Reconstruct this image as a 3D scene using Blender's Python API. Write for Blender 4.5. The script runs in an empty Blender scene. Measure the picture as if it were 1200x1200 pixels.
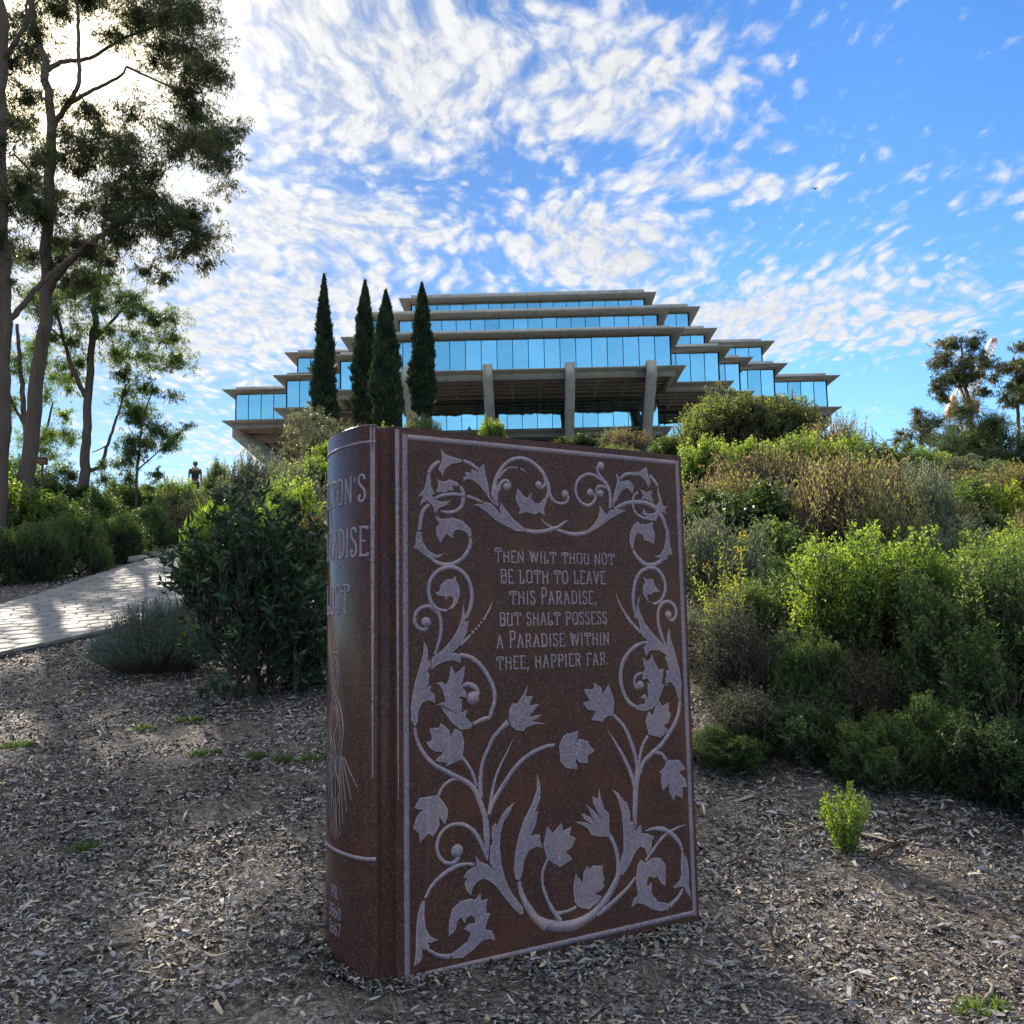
import bpy, bmesh, math, random
import numpy as np
from mathutils import Vector, Matrix
from mathutils.geometry import tessellate_polygon

SC = bpy.context.scene
COL = SC.collection
rad = math.radians

# ------------------------------------------------------------------ camera
CAM_Z = 1.55
PITCH, ROLL, FPX = 0.11953, 0.01817, 1105.75     # radians, radians, focal length in 1/1200 of the picture side
_f = Vector((0, math.cos(PITCH), math.sin(PITCH)))
_r = Vector((1, 0, 0))
_u = _r.cross(_f)
CAM_R = _r * math.cos(ROLL) - _u * math.sin(ROLL)
CAM_U = _r * math.sin(ROLL) + _u * math.cos(ROLL)
CAM_F = _f
cam_data = bpy.data.cameras.new('camera')
cam = bpy.data.objects.new('camera', cam_data)
COL.objects.link(cam)
m = Matrix((CAM_R, CAM_U, -CAM_F)).transposed().to_4x4()
m.translation = (0, 0, CAM_Z)
cam.matrix_world = m
cam_data.sensor_width = 36
cam_data.lens = 36 * FPX / 1200
cam_data.clip_start = 0.05
cam_data.clip_end = 6000
SC.camera = cam

# ------------------------------------------------------------------ world, sun, exposure
SUN_EL, SUN_AZ = rad(30.9), rad(-27.7)           # azimuth from +Y towards +X
SUN_DIR = Vector((math.sin(SUN_AZ) * math.cos(SUN_EL), math.cos(SUN_AZ) * math.cos(SUN_EL), math.sin(SUN_EL)))
SC.render.engine = 'CYCLES'
SC.view_settings.view_transform = 'Standard'
SC.view_settings.look = 'None'
SC.view_settings.gamma = 1
SC.view_settings.exposure = 1.32
SC.cycles.max_bounces = 6
SC.cycles.diffuse_bounces = 3
SC.cycles.glossy_bounces = 3
SC.cycles.transmission_bounces = 3
SC.cycles.transparent_max_bounces = 6
SC.cycles.caustics_reflective = False
SC.cycles.caustics_refractive = False
SC.cycles.sample_clamp_indirect = 6
SC.cycles.use_denoising = True

sun_data = bpy.data.lights.new('sun', 'SUN')
sun_data.energy = 5.0
sun_data.angle = rad(0.53)
sun_data.color = (1.0, 0.88, 0.72)
sun = bpy.data.objects.new('sun', sun_data)
COL.objects.link(sun)
sun.rotation_euler = (-SUN_DIR).to_track_quat('-Z', 'Y').to_euler()
sun.location = SUN_DIR * 100


class NT:
    """small helper to write node trees"""
    def __init__(self, tree):
        self.t = tree
        self.t.nodes.clear()

    def n(self, typ, **kw):
        nd = self.t.nodes.new(typ)
        ins = kw.pop('ins', {})
        for k, v in kw.items():
            setattr(nd, k, v)
        for k, v in ins.items():
            s = nd.inputs[k]
            if isinstance(v, bpy.types.NodeSocket):
                self.t.links.new(v, s)
            else:
                s.default_value = v
        return nd

    def math(self, op, a, b=0.0, c=None, clamp=False):
        nd = self.n('ShaderNodeMath', operation=op, use_clamp=clamp, ins={0: a, 1: b})
        if c is not None:
            if isinstance(c, bpy.types.NodeSocket):
                self.t.links.new(c, nd.inputs[2])
            else:
                nd.inputs[2].default_value = c
        return nd.outputs[0]

    def vmath(self, op, a, b=(0, 0, 0)):
        nd = self.n('ShaderNodeVectorMath', operation=op, ins={0: a})
        if op == 'SCALE':
            nd.inputs['Scale'].default_value = b
        elif isinstance(b, bpy.types.NodeSocket):
            self.t.links.new(b, nd.inputs[1])
        else:
            nd.inputs[1].default_value = b
        return nd.outputs['Value'] if op in ('DOT_PRODUCT', 'LENGTH') else nd.outputs[0]

    def mix(self, f, a, b, blend='MIX'):
        nd = self.n('ShaderNodeMix', data_type='RGBA', blend_type=blend)
        for i, v in ((0, f), (6, a), (7, b)):
            if isinstance(v, bpy.types.NodeSocket):
                self.t.links.new(v, nd.inputs[i])
            else:
                nd.inputs[i].default_value = v if i == 0 else (tuple(v) + (1,))[:4]
        return nd.outputs[2]

    def noise(self, vec, scale, detail=4, rough=0.55, dist=0.0, out='Fac'):
        nd = self.n('ShaderNodeTexNoise', ins={'Scale': scale, 'Detail': detail, 'Roughness': rough, 'Distortion': dist})
        if vec is not None:
            self.t.links.new(vec, nd.inputs['Vector'])
        return nd.outputs[out]

    def ramp(self, fac, stops, interp='LINEAR'):
        nd = self.n('ShaderNodeValToRGB', ins={'Fac': fac})
        cr = nd.color_ramp
        cr.interpolation = interp
        while len(cr.elements) < len(stops):
            cr.elements.new(0.5)
        for e, (p, c) in zip(cr.elements, stops):
            e.position = p
            e.color = tuple(c) + (1,) if len(c) == 3 else c
        return nd.outputs['Color']

    def rng(self, v, a, b, c=0.0, d=1.0, smooth=False):
        nd = self.n('ShaderNodeMapRange', interpolation_type='SMOOTHSTEP' if smooth else 'LINEAR',
                    ins={'Value': v, 'From Min': a, 'From Max': b, 'To Min': c, 'To Max': d})
        return nd.outputs[0]


def build_world():
    w = bpy.data.worlds.new('World')
    SC.world = w
    w.use_nodes = True
    T = NT(w.node_tree)
    sky = T.n('ShaderNodeTexSky', sky_type='NISHITA', sun_disc=False, sun_elevation=SUN_EL, sun_rotation=SUN_AZ,
              altitude=100, air_density=1.0, dust_density=0.15, ozone_density=2.5)
    d = T.n('ShaderNodeTexCoord').outputs['Generated']
    sep = T.n('ShaderNodeSeparateXYZ', ins={0: d})
    zz = T.math('ADD', T.math('MAXIMUM', sep.outputs[2], 0.0), 0.1)
    q = T.n('ShaderNodeCombineXYZ', ins={0: T.math('DIVIDE', sep.outputs[0], zz), 1: T.math('DIVIDE', sep.outputs[1], zz), 2: 0.0}).outputs[0]
    warp = T.n('ShaderNodeTexNoise', ins={'Vector': q, 'Scale': 1.6, 'Detail': 3})
    qw = T.vmath('ADD', q, T.vmath('SCALE', T.vmath('SUBTRACT', warp.outputs['Color'], (0.5, 0.5, 0.5)), 0.30))
    # large cloud fields: centre, half axes, rotation, weight (in the flat cloud-layer plane)
    fields = [((-0.30, 1.30), (0.50, 0.36), 10, 0.60), ((0.10, 1.38), (0.42, 0.22), 20, 0.50),
              ((0.20, 1.92), (0.34, 0.22), 35, 0.62), ((0.42, 1.70), (0.30, 0.10), 3, 0.50),
              ((0.60, 2.32), (0.85, 0.36), -5, 0.55), ((-0.75, 2.1), (0.75, 0.75), 0, 0.62),
              ((-0.45, 1.85), (0.5, 0.26), 8, 0.62), ((1.00, 1.72), (0.36, 0.12), 18, 0.32),
              ((1.25, 2.15), (0.45, 0.20), 10, 0.30), ((-0.9, 1.2), (0.6, 0.6), 0, 0.5), ((-0.22, 2.05), (0.10, 0.035), -30, 0.42),
              ((-0.3, 3.4), (1.4, 0.7), 0, 0.45)]
    cover = None
    for c, s, a, wt in fields:
        mp = T.n('ShaderNodeMapping', vector_type='TEXTURE', ins={'Vector': qw, 'Location': (c[0], c[1], 0), 'Rotation': (0, 0, rad(a)), 'Scale': (s[0], s[1], 1)})
        ln = T.vmath('LENGTH', mp.outputs[0])
        v = T.math('MULTIPLY', T.rng(ln, 1.45, 0.15, 0.0, 1.0, smooth=True), wt)
        cover = v if cover is None else T.math('MAXIMUM', cover, v)
    # unseen bright cloud added overhead and high behind the viewer as ambient fill light
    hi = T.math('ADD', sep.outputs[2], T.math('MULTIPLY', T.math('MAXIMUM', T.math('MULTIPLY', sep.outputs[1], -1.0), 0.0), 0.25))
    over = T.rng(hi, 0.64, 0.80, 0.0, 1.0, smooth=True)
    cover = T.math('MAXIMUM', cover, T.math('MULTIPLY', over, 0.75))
    mp2 = T.n('ShaderNodeMapping', ins={'Vector': qw, 'Rotation': (0, 0, rad(-14)), 'Scale': (1.15, 0.70, 1.0)}).outputs[0]
    big = T.noise(mp2, 3.0, 5, 0.6)
    cell = T.noise(mp2, 27.0, 4, 0.62, 0.35)
    vor = T.n('ShaderNodeTexVoronoi', feature='SMOOTH_F1', ins={'Vector': T.vmath('ADD', mp2, T.vmath('SCALE', T.n('ShaderNodeTexNoise', ins={'Vector': mp2, 'Scale': 20, 'Detail': 2}).outputs['Color'], 0.05)), 'Scale': 21.0, 'Smoothness': 0.5}).outputs['Distance']
    dens = T.math('ADD', cover, T.math('MULTIPLY', T.math('SUBTRACT', big, 0.5), 0.60))
    dens = T.math('ADD', dens, T.math('MULTIPLY', T.math('SUBTRACT', cell, 0.5), 0.8))
    dens = T.math('SUBTRACT', dens, T.math('MULTIPLY', T.math('SUBTRACT', vor, 0.42), 0.5))
    al = T.rng(dens, 0.07, 0.55, 0, 1, smooth=True)
    al = T.math('MULTIPLY', al, T.rng(sep.outputs[2], 0.0, 0.06, 0.3, 1.0))
    fine = T.noise(T.vmath('SCALE', mp2, 1.0), 46.0, 3, 0.6, 0.4)
    grain = T.math('ADD', T.math('MULTIPLY', fine, 0.6), T.math('MULTIPLY', T.math('SUBTRACT', 1.0, vor), 0.45))
    al = T.math('MULTIPLY', al, T.rng(grain, 0.36, 0.62, 0.50, 1.0, smooth=True))
    al = T.math('MULTIPLY', al, 0.95)
    sd = T.math('MAXIMUM', T.vmath('DOT_PRODUCT', d, tuple(SUN_DIR)), 0.0)
    g1 = T.math('POWER', sd, 7.0)
    g2 = T.math('POWER', sd, 160.0)
    shade = T.rng(dens, 0.35, 0.95, 1.0, 0.84, smooth=True)          # thick cores of the cloudlets are greyer
    cl = T.math('MULTIPLY', T.math('ADD', T.math('ADD', 4.1, T.math('MULTIPLY', g1, 0.7)), T.math('MULTIPLY', g2, 12.0)), shade)
    cl = T.math('MULTIPLY', cl, T.rng(grain, 0.30, 0.75, 0.80, 1.10))
    cl = T.math('MULTIPLY', cl, T.math('ADD', 1.0, T.math('MULTIPLY', over, 1.45)))  # extra brightness of the added overhead cloud, for the ambient light
    ccol = T.n('ShaderNodeMix', data_type='RGBA', blend_type='MULTIPLY', ins={0: 1.0, 6: T.mix(T.math('MINIMUM', T.math('MULTIPLY', g2, 1.6), 1.0), (0.985, 0.995, 1.0), (1.0, 0.84, 0.58))})
    comb = T.n('ShaderNodeCombineColor', ins={0: cl, 1: cl, 2: cl})
    T.t.links.new(comb.outputs[0], ccol.inputs[7])
    hsv = T.n('ShaderNodeHueSaturation', ins={'Hue': 0.509, 'Saturation': 1.25, 'Value': 1.08, 'Color': sky.outputs[0]})
    aur = T.math('MULTIPLY', g2, 16.0)
    dim = T.rng(sd, 0.70, 1.0, 1.0, 0.55, smooth=True)
    dimc = T.n('ShaderNodeCombineColor', ins={0: T.math('MULTIPLY', dim, 0.9), 1: dim, 2: dim}).outputs[0]
    skyd = T.mix(1.0, hsv.outputs[0], dimc, 'MULTIPLY')
    skyc = T.mix(1.0, skyd, T.n('ShaderNodeCombineColor', ins={0: aur, 1: T.math('MULTIPLY', aur, 0.84), 2: T.math('MULTIPLY', aur, 0.55)}).outputs[0], 'ADD')
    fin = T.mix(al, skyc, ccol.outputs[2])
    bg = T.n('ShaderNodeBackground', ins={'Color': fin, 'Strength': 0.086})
    out = T.n('ShaderNodeOutputWorld', ins={'Surface': bg.outputs[0]})


build_world()

# ------------------------------------------------------------------ helpers
RNG = np.random.default_rng(7)
random.seed(7)


def spot(px, py, Y):
    """the point at distance Y north of the viewer that stands at picture position px, py"""
    r = CAM_F + CAM_R * ((px - 600) / FPX) + CAM_U * ((600 - py) / FPX)
    t = Y / r.y
    return Vector((r.x * t, Y, CAM_Z + r.z * t))


def sstep(a, b, x):
    t = np.clip((np.asarray(x, float) - a) / (b - a), 0, 1)
    return t * t * (3 - 2 * t)


def ground_z(x, y):
    x = np.asarray(x, float)
    y = np.asarray(y, float)
    t = y - 4.25
    k = 0.35
    ramp = k * np.log1p(np.exp(np.clip(t / k, -40, 40)))
    ramp = np.where(t / k > 40, t, ramp)
    z = 0.183 * ramp
    z = z - 0.12 * (np.clip(x, -0.9, 1.2) + 0.5) * (1 - sstep(6.0, 9.0, y)) * sstep(2.5, 4.5, y)
    z = z + 0.03 * np.maximum(0, y - 25) * sstep(-0.42, -0.28, x / np.maximum(y, 1))
    bank = np.clip(y - 7.0, 0, 10)
    z = z + 0.14 * bank * sstep(0.6, 3.2, x)
    z = z - 0.10 * np.maximum(0, y - 24) * sstep(0.2, 0.4, x / np.maximum(y, 1))
    # the crest: the ground levels off
    lim = 8.0 + 7.5 * sstep(-0.36, -0.26, x / np.maximum(y, 1))
    z = np.where(z > lim - 1.5, lim - 1.5 + 1.5 * (1 - np.exp(-(z - lim + 1.5) / 1.5)), z)
    z = z - 0.02 * np.maximum(0, y - 220)
    z = z + 0.05 * np.sin(x * 0.9 + 1.3) * np.sin(y * 0.7) * sstep(5, 9, y)
    return z


def gz(x, y):
    return float(ground_z(x, y))


def tag(o, label=None, cat=None, group=None, kind=None):
    if label: o['label'] = label
    if cat: o['category'] = cat
    if group: o['group'] = group
    if kind: o['kind'] = kind
    return o


def empty(name, loc=(0, 0, 0), rz=0.0, parent=None):
    o = bpy.data.objects.new(name, None)
    o.empty_display_size = 0.2
    o.location = loc
    o.rotation_euler = (0, 0, rz)
    COL.objects.link(o)
    if parent: o.parent = parent
    return o


class MB:
    """collects numpy vertices and faces (tris / quads / ngons) into one mesh"""
    def __init__(self):
        self.v, self.f, self.mi, self.tint, self.nv = [], [], [], [], 0

    def add(self, verts, faces, mi=0, tint=0.5):
        verts = np.asarray(verts, float).reshape(-1, 3)
        b = self.nv
        self.v.append(verts)
        self.nv += len(verts)
        t = np.full(len(verts), tint) if np.isscalar(tint) else np.asarray(tint, float)
        self.tint.append(t)
        if isinstance(faces, np.ndarray):
            self.f.append((faces + b, mi))
        else:
            self.f.append(([tuple(i + b for i in f) for f in faces], mi))
        return b

    def box(self, c, s, R=None, mi=0, tint=0.5):
        c = np.asarray(c, float); s = np.asarray(s, float) / 2
        p = np.array([[x, y, z] for x in (-1, 1) for y in (-1, 1) for z in (-1, 1)], float) * s
        if R is not None: p = p @ np.asarray(R).T
        self.add(p + c, [(0, 1, 3, 2), (4, 6, 7, 5), (0, 4, 5, 1), (2, 3, 7, 6), (0, 2, 6, 4), (1, 5, 7, 3)], mi, tint)

    def bar(self, a, b, w, h=None, mi=0, tint=0.5):
        a = Vector(a); b = Vector(b); d = (b - a)
        q = d.to_track_quat('X', 'Z').to_matrix()
        self.box((a + b) / 2, (d.length, w, h or w), np.array(q), mi, tint)

    def tube(self, pts, radii, n=6, mi=0, tint=0.5, cap=True):
        pts = np.asarray(pts, float); m_ = len(pts)
        radii = np.full(m_, radii) if np.isscalar(radii) else np.asarray(radii, float)
        t = np.gradient(pts, axis=0); t /= np.linalg.norm(t, axis=1)[:, None] + 1e-9
        ref = np.array([0, 0, 1.0]) if abs(t[0][2]) < 0.9 else np.array([1.0, 0, 0])
        ang = np.arange(n) * 2 * np.pi / n
        V = []
        u = np.cross(t[0], ref); u /= np.linalg.norm(u)
        for i in range(m_):
            u = u - t[i] * (u @ t[i]); u /= np.linalg.norm(u) + 1e-9
            w = np.cross(t[i], u)
            V.append(pts[i] + radii[i] * (np.cos(ang)[:, None] * u + np.sin(ang)[:, None] * w))
        V = np.concatenate(V)
        i, j = np.meshgrid(np.arange(m_ - 1), np.arange(n), indexing='ij')
        a = i * n + j; b = i * n + (j + 1) % n
        F = np.stack([a, b, b + n, a + n], -1).reshape(-1, 4)
        base = self.add(V, F, mi, tint)
        if cap:
            self.f.append(([tuple(base + k for k in range(n - 1, -1, -1)), tuple(base + (m_ - 1) * n + k for k in range(n))], mi))

    def prism(self, poly, y0, y1, axis='y', mi=0):
        """poly: 2D outline extruded along an axis"""
        n = len(poly)
        def P(a, b, y):
            return {'y': (a, y, b), 'x': (y, a, b), 'z': (a, b, y)}[axis]
        v = [P(a, b, y0) for a, b in poly] + [P(a, b, y1) for a, b in poly]
        f = [tuple(range(n)), tuple(range(2 * n - 1, n - 1, -1))] + [(i, i + n, (i + 1) % n + n, (i + 1) % n) for i in range(n)]
        self.add(v, f, mi)

    def mesh(self, name, mats, smooth=False, fix=False, tint=True):
        V = np.concatenate(self.v) if self.v else np.zeros((0, 3))
        loops, starts, tot, mids = [], [], [], []
        pos = 0
        for F, mi in self.f:
            if isinstance(F, np.ndarray):
                k = F.shape[1]; c = len(F)
                loops.append(F.reshape(-1).astype(np.int32))
                starts.append(pos + np.arange(c, dtype=np.int32) * k); tot.append(np.full(c, k, np.int32))
                mids.append(np.full(c, mi, np.int32)); pos += c * k
            else:
                for f in F:
                    loops.append(np.asarray(f, np.int32)); starts.append(np.array([pos], np.int32)); tot.append(np.array([len(f)], np.int32))
                    mids.append(np.array([mi], np.int32)); pos += len(f)
        me = bpy.data.meshes.new(name)
        me.vertices.add(len(V)); me.vertices.foreach_set('co', V.astype(np.float32).reshape(-1))
        if loops:
            L = np.concatenate(loops); s = np.concatenate(starts); t = np.concatenate(tot); mi = np.concatenate(mids)
            me.loops.add(len(L)); me.loops.foreach_set('vertex_index', L)
            me.polygons.add(len(s)); me.polygons.foreach_set('loop_start', s); me.polygons.foreach_set('loop_total', t)
            me.polygons.foreach_set('material_index', mi)
        me.update(calc_edges=True)
        if tint:
            a = me.attributes.new('tint', 'FLOAT', 'POINT')
            a.data.foreach_set('value', np.concatenate(self.tint).astype(np.float32))
        for mt in (mats if isinstance(mats, (list, tuple)) else [mats]): me.materials.append(mt)
        if smooth: me.polygons.foreach_set('use_smooth', np.ones(len(me.polygons), bool))
        if fix:
            bm = bmesh.new(); bm.from_mesh(me); bmesh.ops.recalc_face_normals(bm, faces=bm.faces); bm.to_mesh(me); bm.free()
        me.validate()
        return me

    def build(self, name, mats, parent=None, **kw):
        o = bpy.data.objects.new(name, self.mesh(name, mats, **kw))
        COL.objects.link(o)
        if parent: o.parent = parent
        return o


def copy_thing(o, loc, rz, scale=(1, 1, 1)):
    """a copy of a thing with copies of its parts and their sub-parts"""
    c = o.copy(); COL.objects.link(c)
    c.location = loc; c.rotation_euler = (0, 0, rz); c.scale = scale
    for ch in o.children:
        d = ch.copy(); COL.objects.link(d); d.parent = c
        for g in ch.children:
            e = g.copy(); COL.objects.link(e); e.parent = d
    return c


# ------------------------------------------------------------------ materials
def mat(name, color, rough=0.7, metal=0.0, spec=0.4, noise_scale=None, amount=0.25, bump=0.0, coords='Object'):
    mt = bpy.data.materials.new(name); mt.use_nodes = True
    T = NT(mt.node_tree)
    bs = T.n('ShaderNodeBsdfPrincipled', ins={'Roughness': rough, 'Metallic': metal, 'Specular IOR Level': spec})
    if noise_scale:
        co = T.n('ShaderNodeTexCoord').outputs[coords]
        nz = T.noise(co, noise_scale, 6, 0.6)
        lo = [c * (1 - amount) for c in color]; hi = [min(1, c * (1 + amount)) for c in color]
        T.t.links.new(T.ramp(nz, [(0.3, lo), (0.7, hi)]), bs.inputs['Base Color'])
        if bump:
            bp = T.n('ShaderNodeBump', ins={'Strength': bump, 'Distance': 0.05, 'Height': nz})
            T.t.links.new(bp.outputs[0], bs.inputs['Normal'])
    else:
        bs.inputs['Base Color'].default_value = tuple(color) + (1,)
    T.n('ShaderNodeOutputMaterial', ins={'Surface': bs.outputs[0]})
    return mt


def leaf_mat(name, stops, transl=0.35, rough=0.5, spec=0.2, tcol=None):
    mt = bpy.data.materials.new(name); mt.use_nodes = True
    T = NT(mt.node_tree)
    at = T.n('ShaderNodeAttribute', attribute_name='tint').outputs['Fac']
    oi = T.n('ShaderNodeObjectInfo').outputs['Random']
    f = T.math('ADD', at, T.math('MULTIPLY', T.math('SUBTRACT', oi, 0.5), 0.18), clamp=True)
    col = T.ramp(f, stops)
    bs = T.n('ShaderNodeBsdfPrincipled', ins={'Base Color': col, 'Roughness': rough, 'Specular IOR Level': spec})
    tc = T.mix(1.0, col, tcol or (1.9, 1.8, 0.9), 'MULTIPLY')
    tr = T.n('ShaderNodeBsdfTranslucent', ins={'Color': tc})
    mx = T.n('ShaderNodeMixShader', ins={0: transl, 1: bs.outputs[0], 2: tr.outputs[0]})
    T.n('ShaderNodeOutputMaterial', ins={'Surface': mx.outputs[0]})
    return mt


def ground_mat():
    mt = bpy.data.materials.new('mulch_soil'); mt.use_nodes = True
    T = NT(mt.node_tree)
    co = T.n('ShaderNodeTexCoord').outputs['Object']
    st = T.n('ShaderNodeMapping', ins={'Vector': T.vmath('ADD', co, T.vmath('SCALE', T.n('ShaderNodeTexNoise', ins={'Vector': co, 'Scale': 9, 'Detail': 3}).outputs['Color'], 0.25)), 'Scale': (1, 0.42, 1), 'Rotation': (0, 0, 0.6)}).outputs[0]
    v = T.n('ShaderNodeTexVoronoi', ins={'Vector': st, 'Scale': 55.0, 'Randomness': 1.0})
    chip = T.ramp(T.n('ShaderNodeSeparateColor', ins={0: v.outputs['Color']}).outputs[0],
                  [(0.0, (0.035, 0.027, 0.021)), (0.45, (0.105, 0.09, 0.078)), (0.8, (0.20, 0.185, 0.17)), (1.0, (0.33, 0.29, 0.23))])
    big = T.noise(co, 0.9, 5, 0.6)
    col = T.mix(T.rng(big, 0.35, 0.7), chip, T.mix(0.75, chip, (0.075, 0.055, 0.04)))
    bs = T.n('ShaderNodeBsdfPrincipled', ins={'Base Color': col, 'Roughness': 0.9, 'Specular IOR Level': 0.2})
    h = T.math('ADD', T.math('MULTIPLY', T.math('SUBTRACT', 1.0, v.outputs['Distance']), 0.6), T.noise(co, 40, 4, 0.7))
    bp = T.n('ShaderNodeBump', ins={'Strength': 0.9, 'Distance': 0.03, 'Height': h})
    T.t.links.new(bp.outputs[0], bs.inputs['Normal'])
    T.n('ShaderNodeOutputMaterial', ins={'Surface': bs.outputs[0]})
    return mt


def tint_mat(name, stops, rough=0.8, spec=0.25, bump=None):
    mt = bpy.data.materials.new(name); mt.use_nodes = True
    T = NT(mt.node_tree)
    at = T.n('ShaderNodeAttribute', attribute_name='tint').outputs['Fac']
    col = T.ramp(at, stops)
    co = T.n('ShaderNodeTexCoord').outputs['Object']
    nz = T.noise(co, bump or 30, 5, 0.65)
    col = T.mix(0.55, col, T.ramp(nz, [(0.25, (0.35, 0.35, 0.35)), (0.75, (1, 1, 1))]), 'MULTIPLY')
    bs = T.n('ShaderNodeBsdfPrincipled', ins={'Base Color': col, 'Roughness': rough, 'Specular IOR Level': spec})
    bp = T.n('ShaderNodeBump', ins={'Strength': 0.4, 'Distance': 0.01, 'Height': nz})
    T.t.links.new(bp.outputs[0], bs.inputs['Normal'])
    T.n('ShaderNodeOutputMaterial', ins={'Surface': bs.outputs[0]})
    return mt


def granite(name, base, fleck, dark, rough, spec, frost=False):
    mt = bpy.data.materials.new(name); mt.use_nodes = True
    T = NT(mt.node_tree)
    co = T.n('ShaderNodeTexCoord').outputs['Object']
    v = T.n('ShaderNodeTexVoronoi', ins={'Vector': co, 'Scale': 150.0, 'Randomness': 1.0})
    r = T.n('ShaderNodeSeparateColor', ins={0: v.outputs['Color']})
    col = T.ramp(r.outputs[0], [(0.0, dark), (0.3, base), (0.72, base), (0.9, fleck), (1.0, [c * 1.35 for c in fleck])])
    fine = T.noise(co, 260, 3, 0.7)
    col = T.mix(0.5, col, T.ramp(fine, [(0.3, (0.45, 0.45, 0.45)), (0.7, (1.25, 1.2, 1.2))]), 'MULTIPLY')
    blot = T.noise(co, 3.5, 5, 0.6)
    col = T.mix(T.rng(blot, 0.48, 0.72, 0, 0.5), col, [c * k for c, k in zip(base, (1.75, 1.4, 0.95))])
    drip = T.noise(T.n('ShaderNodeMapping', ins={'Vector': co, 'Scale': (14, 14, 0.5)}).outputs[0], 1.0, 5, 0.65)
    col = T.mix(T.rng(drip, 0.60, 0.80, 0, 0.30), col, [min(1, c * 2.4) for c in base])          # mineral run marks
    bs = T.n('ShaderNodeBsdfPrincipled', ins={'Base Color': col, 'Roughness': rough, 'Specular IOR Level': spec})
    if frost:
        bp = T.n('ShaderNodeBump', ins={'Strength': 0.35, 'Distance': 0.002, 'Height': fine})
        T.t.links.new(bp.outputs[0], bs.inputs['Normal'])
    else:
        # water-run streaks and dust dull the polish unevenly
        st = T.n('ShaderNodeMapping', ins={'Vector': co, 'Scale': (22, 22, 0.8)}).outputs[0]
        sm = T.noise(st, 1.0, 4, 0.6)
        rr = T.math('ADD', T.rng(sm, 0.3, 0.75, rough * 0.75, rough * 1.6), 0.0)
        T.t.links.new(rr, bs.inputs['Roughness'])
    T.n('ShaderNodeOutputMaterial', ins={'Surface': bs.outputs[0]})
    return mt


def concrete_mat(name, color, scale=1.0):
    mt = bpy.data.materials.new(name); mt.use_nodes = True
    T = NT(mt.node_tree)
    co = T.n('ShaderNodeTexCoord').outputs['Object']
    st = T.n('ShaderNodeMapping', ins={'Vector': co, 'Scale': (1.3, 1.3, 0.25)}).outputs[0]
    n1 = T.noise(st, 1.4 * scale, 6, 0.65)
    n2 = T.noise(co, 8 * scale, 5, 0.6)
    f = T.math('ADD', T.math('MULTIPLY', n1, 0.65), T.math('MULTIPLY', n2, 0.35))
    col = T.ramp(f, [(0.3, [c * 0.55 for c in color]), (0.5, color), (0.72, [c * 1.25 for c in color])])
    bs = T.n('ShaderNodeBsdfPrincipled', ins={'Base Color': col, 'Roughness': 0.85, 'Specular IOR Level': 0.25})
    bp = T.n('ShaderNodeBump', ins={'Strength': 0.3, 'Distance': 0.05, 'Height': n2})
    T.t.links.new(bp.outputs[0], bs.inputs['Normal'])
    T.n('ShaderNodeOutputMaterial', ins={'Surface': bs.outputs[0]})
    return mt


def glass_mat():
    mt = bpy.data.materials.new('mirror_glass'); mt.use_nodes = True
    T = NT(mt.node_tree)
    at = T.n('ShaderNodeAttribute', attribute_name='tint').outputs['Fac']
    co = T.n('ShaderNodeTexCoord').outputs['Object']
    nz = T.noise(co, 0.35, 2, 0.5)
    col = T.mix(at, (0.48, 0.70, 0.62), (0.70, 0.92, 0.80))
    gl = T.n('ShaderNodeBsdfGlossy', ins={'Color': col, 'Roughness': 0.03})
    bp = T.n('ShaderNodeBump', ins={'Strength': 0.06, 'Distance': 0.4, 'Height': nz})
    T.t.links.new(bp.outputs[0], gl.inputs['Normal'])
    df = T.n('ShaderNodeBsdfDiffuse', ins={'Color': (0.02, 0.05, 0.07, 1)})
    mx = T.n('ShaderNodeMixShader', ins={0: 0.86, 1: df.outputs[0], 2: gl.outputs[0]})
    T.n('ShaderNodeOutputMaterial', ins={'Surface': mx.outputs[0]})
    return mt


M = {}
M['ground'] = ground_mat()
M['chips'] = tint_mat('wood_chip', [(0.0, (0.028, 0.022, 0.018)), (0.3, (0.105, 0.092, 0.085)), (0.6, (0.225, 0.217, 0.222)), (0.86, (0.40, 0.39, 0.39)), (0.93, (0.46, 0.36, 0.24)), (1.0, (0.50, 0.40, 0.26))], 0.75, 0.3)
M['paver'] = tint_mat('slate_paver', [(0.0, (0.14, 0.138, 0.135)), (0.5, (0.175, 0.172, 0.167)), (1.0, (0.21, 0.205, 0.195))], 0.75, 0.35, 18)
M['grout'] = mat('grout', (0.06, 0.055, 0.05), 0.95, noise_scale=20)
M['rock'] = tint_mat('rock', [(0, (0.12, 0.11, 0.10)), (1, (0.33, 0.30, 0.26))], 0.85, 0.25, 9)
M['granite'] = granite('polished_granite', (0.077, 0.037, 0.030), (0.108, 0.057, 0.045), (0.040, 0.021, 0.018), 0.30, 0.10)
M['granite_spine'] = granite('polished_spine_granite', (0.074, 0.035, 0.028), (0.104, 0.055, 0.043), (0.040, 0.021, 0.018), 0.16, 0.12)
M['frost'] = granite('sandblasted_granite', (0.275, 0.215, 0.25), (0.325, 0.262, 0.30), (0.19, 0.145, 0.165), 0.75, 0.3, frost=True)
M['frost_core'] = granite('sandblasted_granite_core', (0.225, 0.172, 0.205), (0.27, 0.215, 0.25), (0.15, 0.112, 0.13), 0.75, 0.3, frost=True)
M['frost_thin'] = granite('sandblasted_granite_thin', (0.26, 0.21, 0.22), (0.33, 0.28, 0.29), (0.15, 0.11, 0.11), 0.7, 0.3, frost=True)
M['concrete'] = concrete_mat('raw_concrete', (0.31, 0.285, 0.25))
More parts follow.
